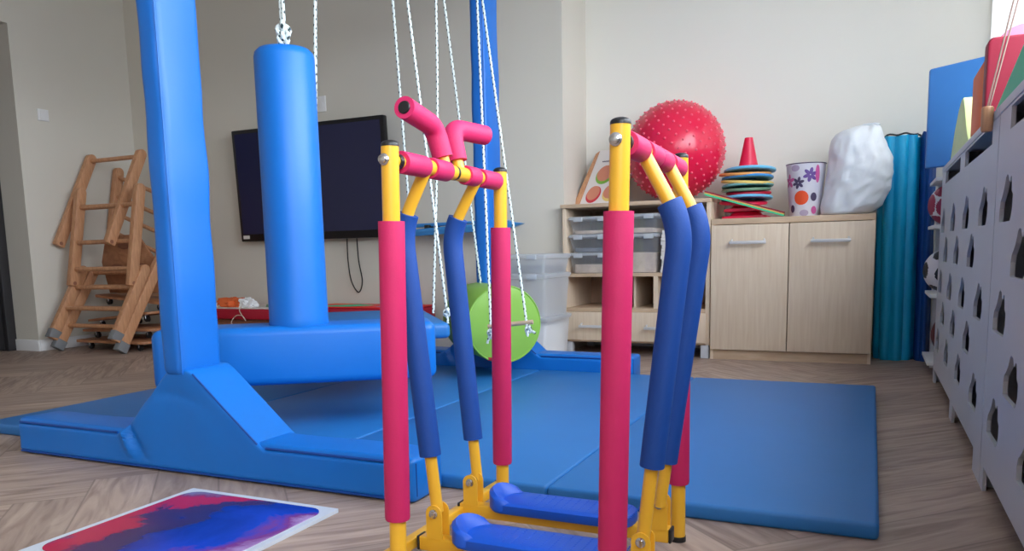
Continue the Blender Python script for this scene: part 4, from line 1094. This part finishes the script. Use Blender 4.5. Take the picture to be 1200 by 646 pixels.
# wheeled boards
def dolly(c, rz, tilt, label):
    t = thing('scooter_board', label, 'scooter board', c, rz, 'wheeled wooden boards under the ladders')
    R_ = Matrix.Translation(Vector(c)) @ Matrix.Rotation(rz, 4, 'Z') @ Matrix.Rotation(tilt, 4, 'Y')
    b = B(); b.prism(rrect(-.37, .37, -.23, .23, .06), lambda u, v, w: R_ @ Vector((u, v, .055+.018*w)), .003); bd = build('board', b, 'plywood', t)
    b = B(); b.prism([(.13*math.cos(a)+.08, .07*math.sin(a)) for a in [2*PI*k/24 for k in range(24)]], lambda u, v, w: R_ @ Vector((u, v, .0732+.0008*w))); build('grip_oval', b, 'brown_wood', bd)
    for u in (-.26, .26):
        for v in (-.16, .16):
            b = B(); b.tube([R_ @ Vector((u, v-.010, .025)), R_ @ Vector((u, v+.010, .025))], .024, 18); b.bb
            w_ = build('caster', b, 'black', t)
            b = B(); b.tube([R_ @ Vector((u, v, .048)), R_ @ Vector((u, v, .056))], .014, 12)
            b.tube([R_ @ Vector((u, v-.014, .025)), R_ @ Vector((u, v-.014, .05))], .004, 8); b.tube([R_ @ Vector((u, v+.014, .025)), R_ @ Vector((u, v+.014, .05))], .004, 8)
            build('fork', b, 'chrome', w_)
dolly((-5.08, 4.16, .0), 0, 0, 'wheeled wooden board on the floor, bottom of the stack behind the ladders')
dolly((-5.07, 4.22, .082), .04, -.02, 'wheeled wooden board second from the floor in the stack behind the ladders')
dolly((-5.10, 4.28, .175), -.05, -.10, 'tilted wheeled wooden board third from the floor behind the ladders')
dolly((-5.08, 4.35, .30), .03, .08, 'topmost wheeled wooden board of the stack behind the ladders')

# ------------------------------------------------------------------ light
wd = bpy.data.worlds.new('daylight'); SC.world = wd; wd.use_nodes = True
nt = wd.node_tree; bg = nt.nodes['Background']
tc = nt.nodes.new('ShaderNodeTexCoord'); sx = nt.nodes.new('ShaderNodeSeparateXYZ'); nt.links.new(tc.outputs['Generated'], sx.inputs['Vector'])
cr = nt.nodes.new('ShaderNodeValToRGB'); cr.color_ramp.elements[0].position = .42; cr.color_ramp.elements[1].position = .56
cr.color_ramp.elements[0].color = (.30, .31, .32, 1); cr.color_ramp.elements[1].color = (.92, .96, 1.0, 1)
mr = nt.nodes.new('ShaderNodeMath'); mr.operation = 'MULTIPLY_ADD'; mr.inputs[1].default_value = .5; mr.inputs[2].default_value = .5
nt.links.new(sx.outputs['Z'], mr.inputs[0]); nt.links.new(mr.outputs[0], cr.inputs['Fac']); nt.links.new(cr.outputs['Color'], bg.inputs['Color'])
bg.inputs['Strength'].default_value = 13.6
for i, (a, b_) in enumerate(WIN):
    l = bpy.data.lights.new('window_daylight', 'AREA'); l.shape = 'RECTANGLE'; l.size = ZH-ZS; l.size_y = b_-a; l.cycles.is_portal = True
    o = bpy.data.objects.new('window_daylight', l); COL.objects.link(o); o.location = (XR+.22, (a+b_)/2, (ZS+ZH)/2); o.rotation_euler = (0, PI/2, 0)
SC.view_settings.view_transform = 'Standard'; SC.view_settings.look = 'None'; SC.view_settings.gamma = 1; SC.view_settings.use_curve_mapping = False
SC.view_settings.exposure = 0.0
SC.cycles.max_bounces = 10; SC.cycles.diffuse_bounces = 6; SC.cycles.transparent_max_bounces = 16
SC.cycles.use_denoising = True
SC.cycles.sample_clamp_indirect = 6
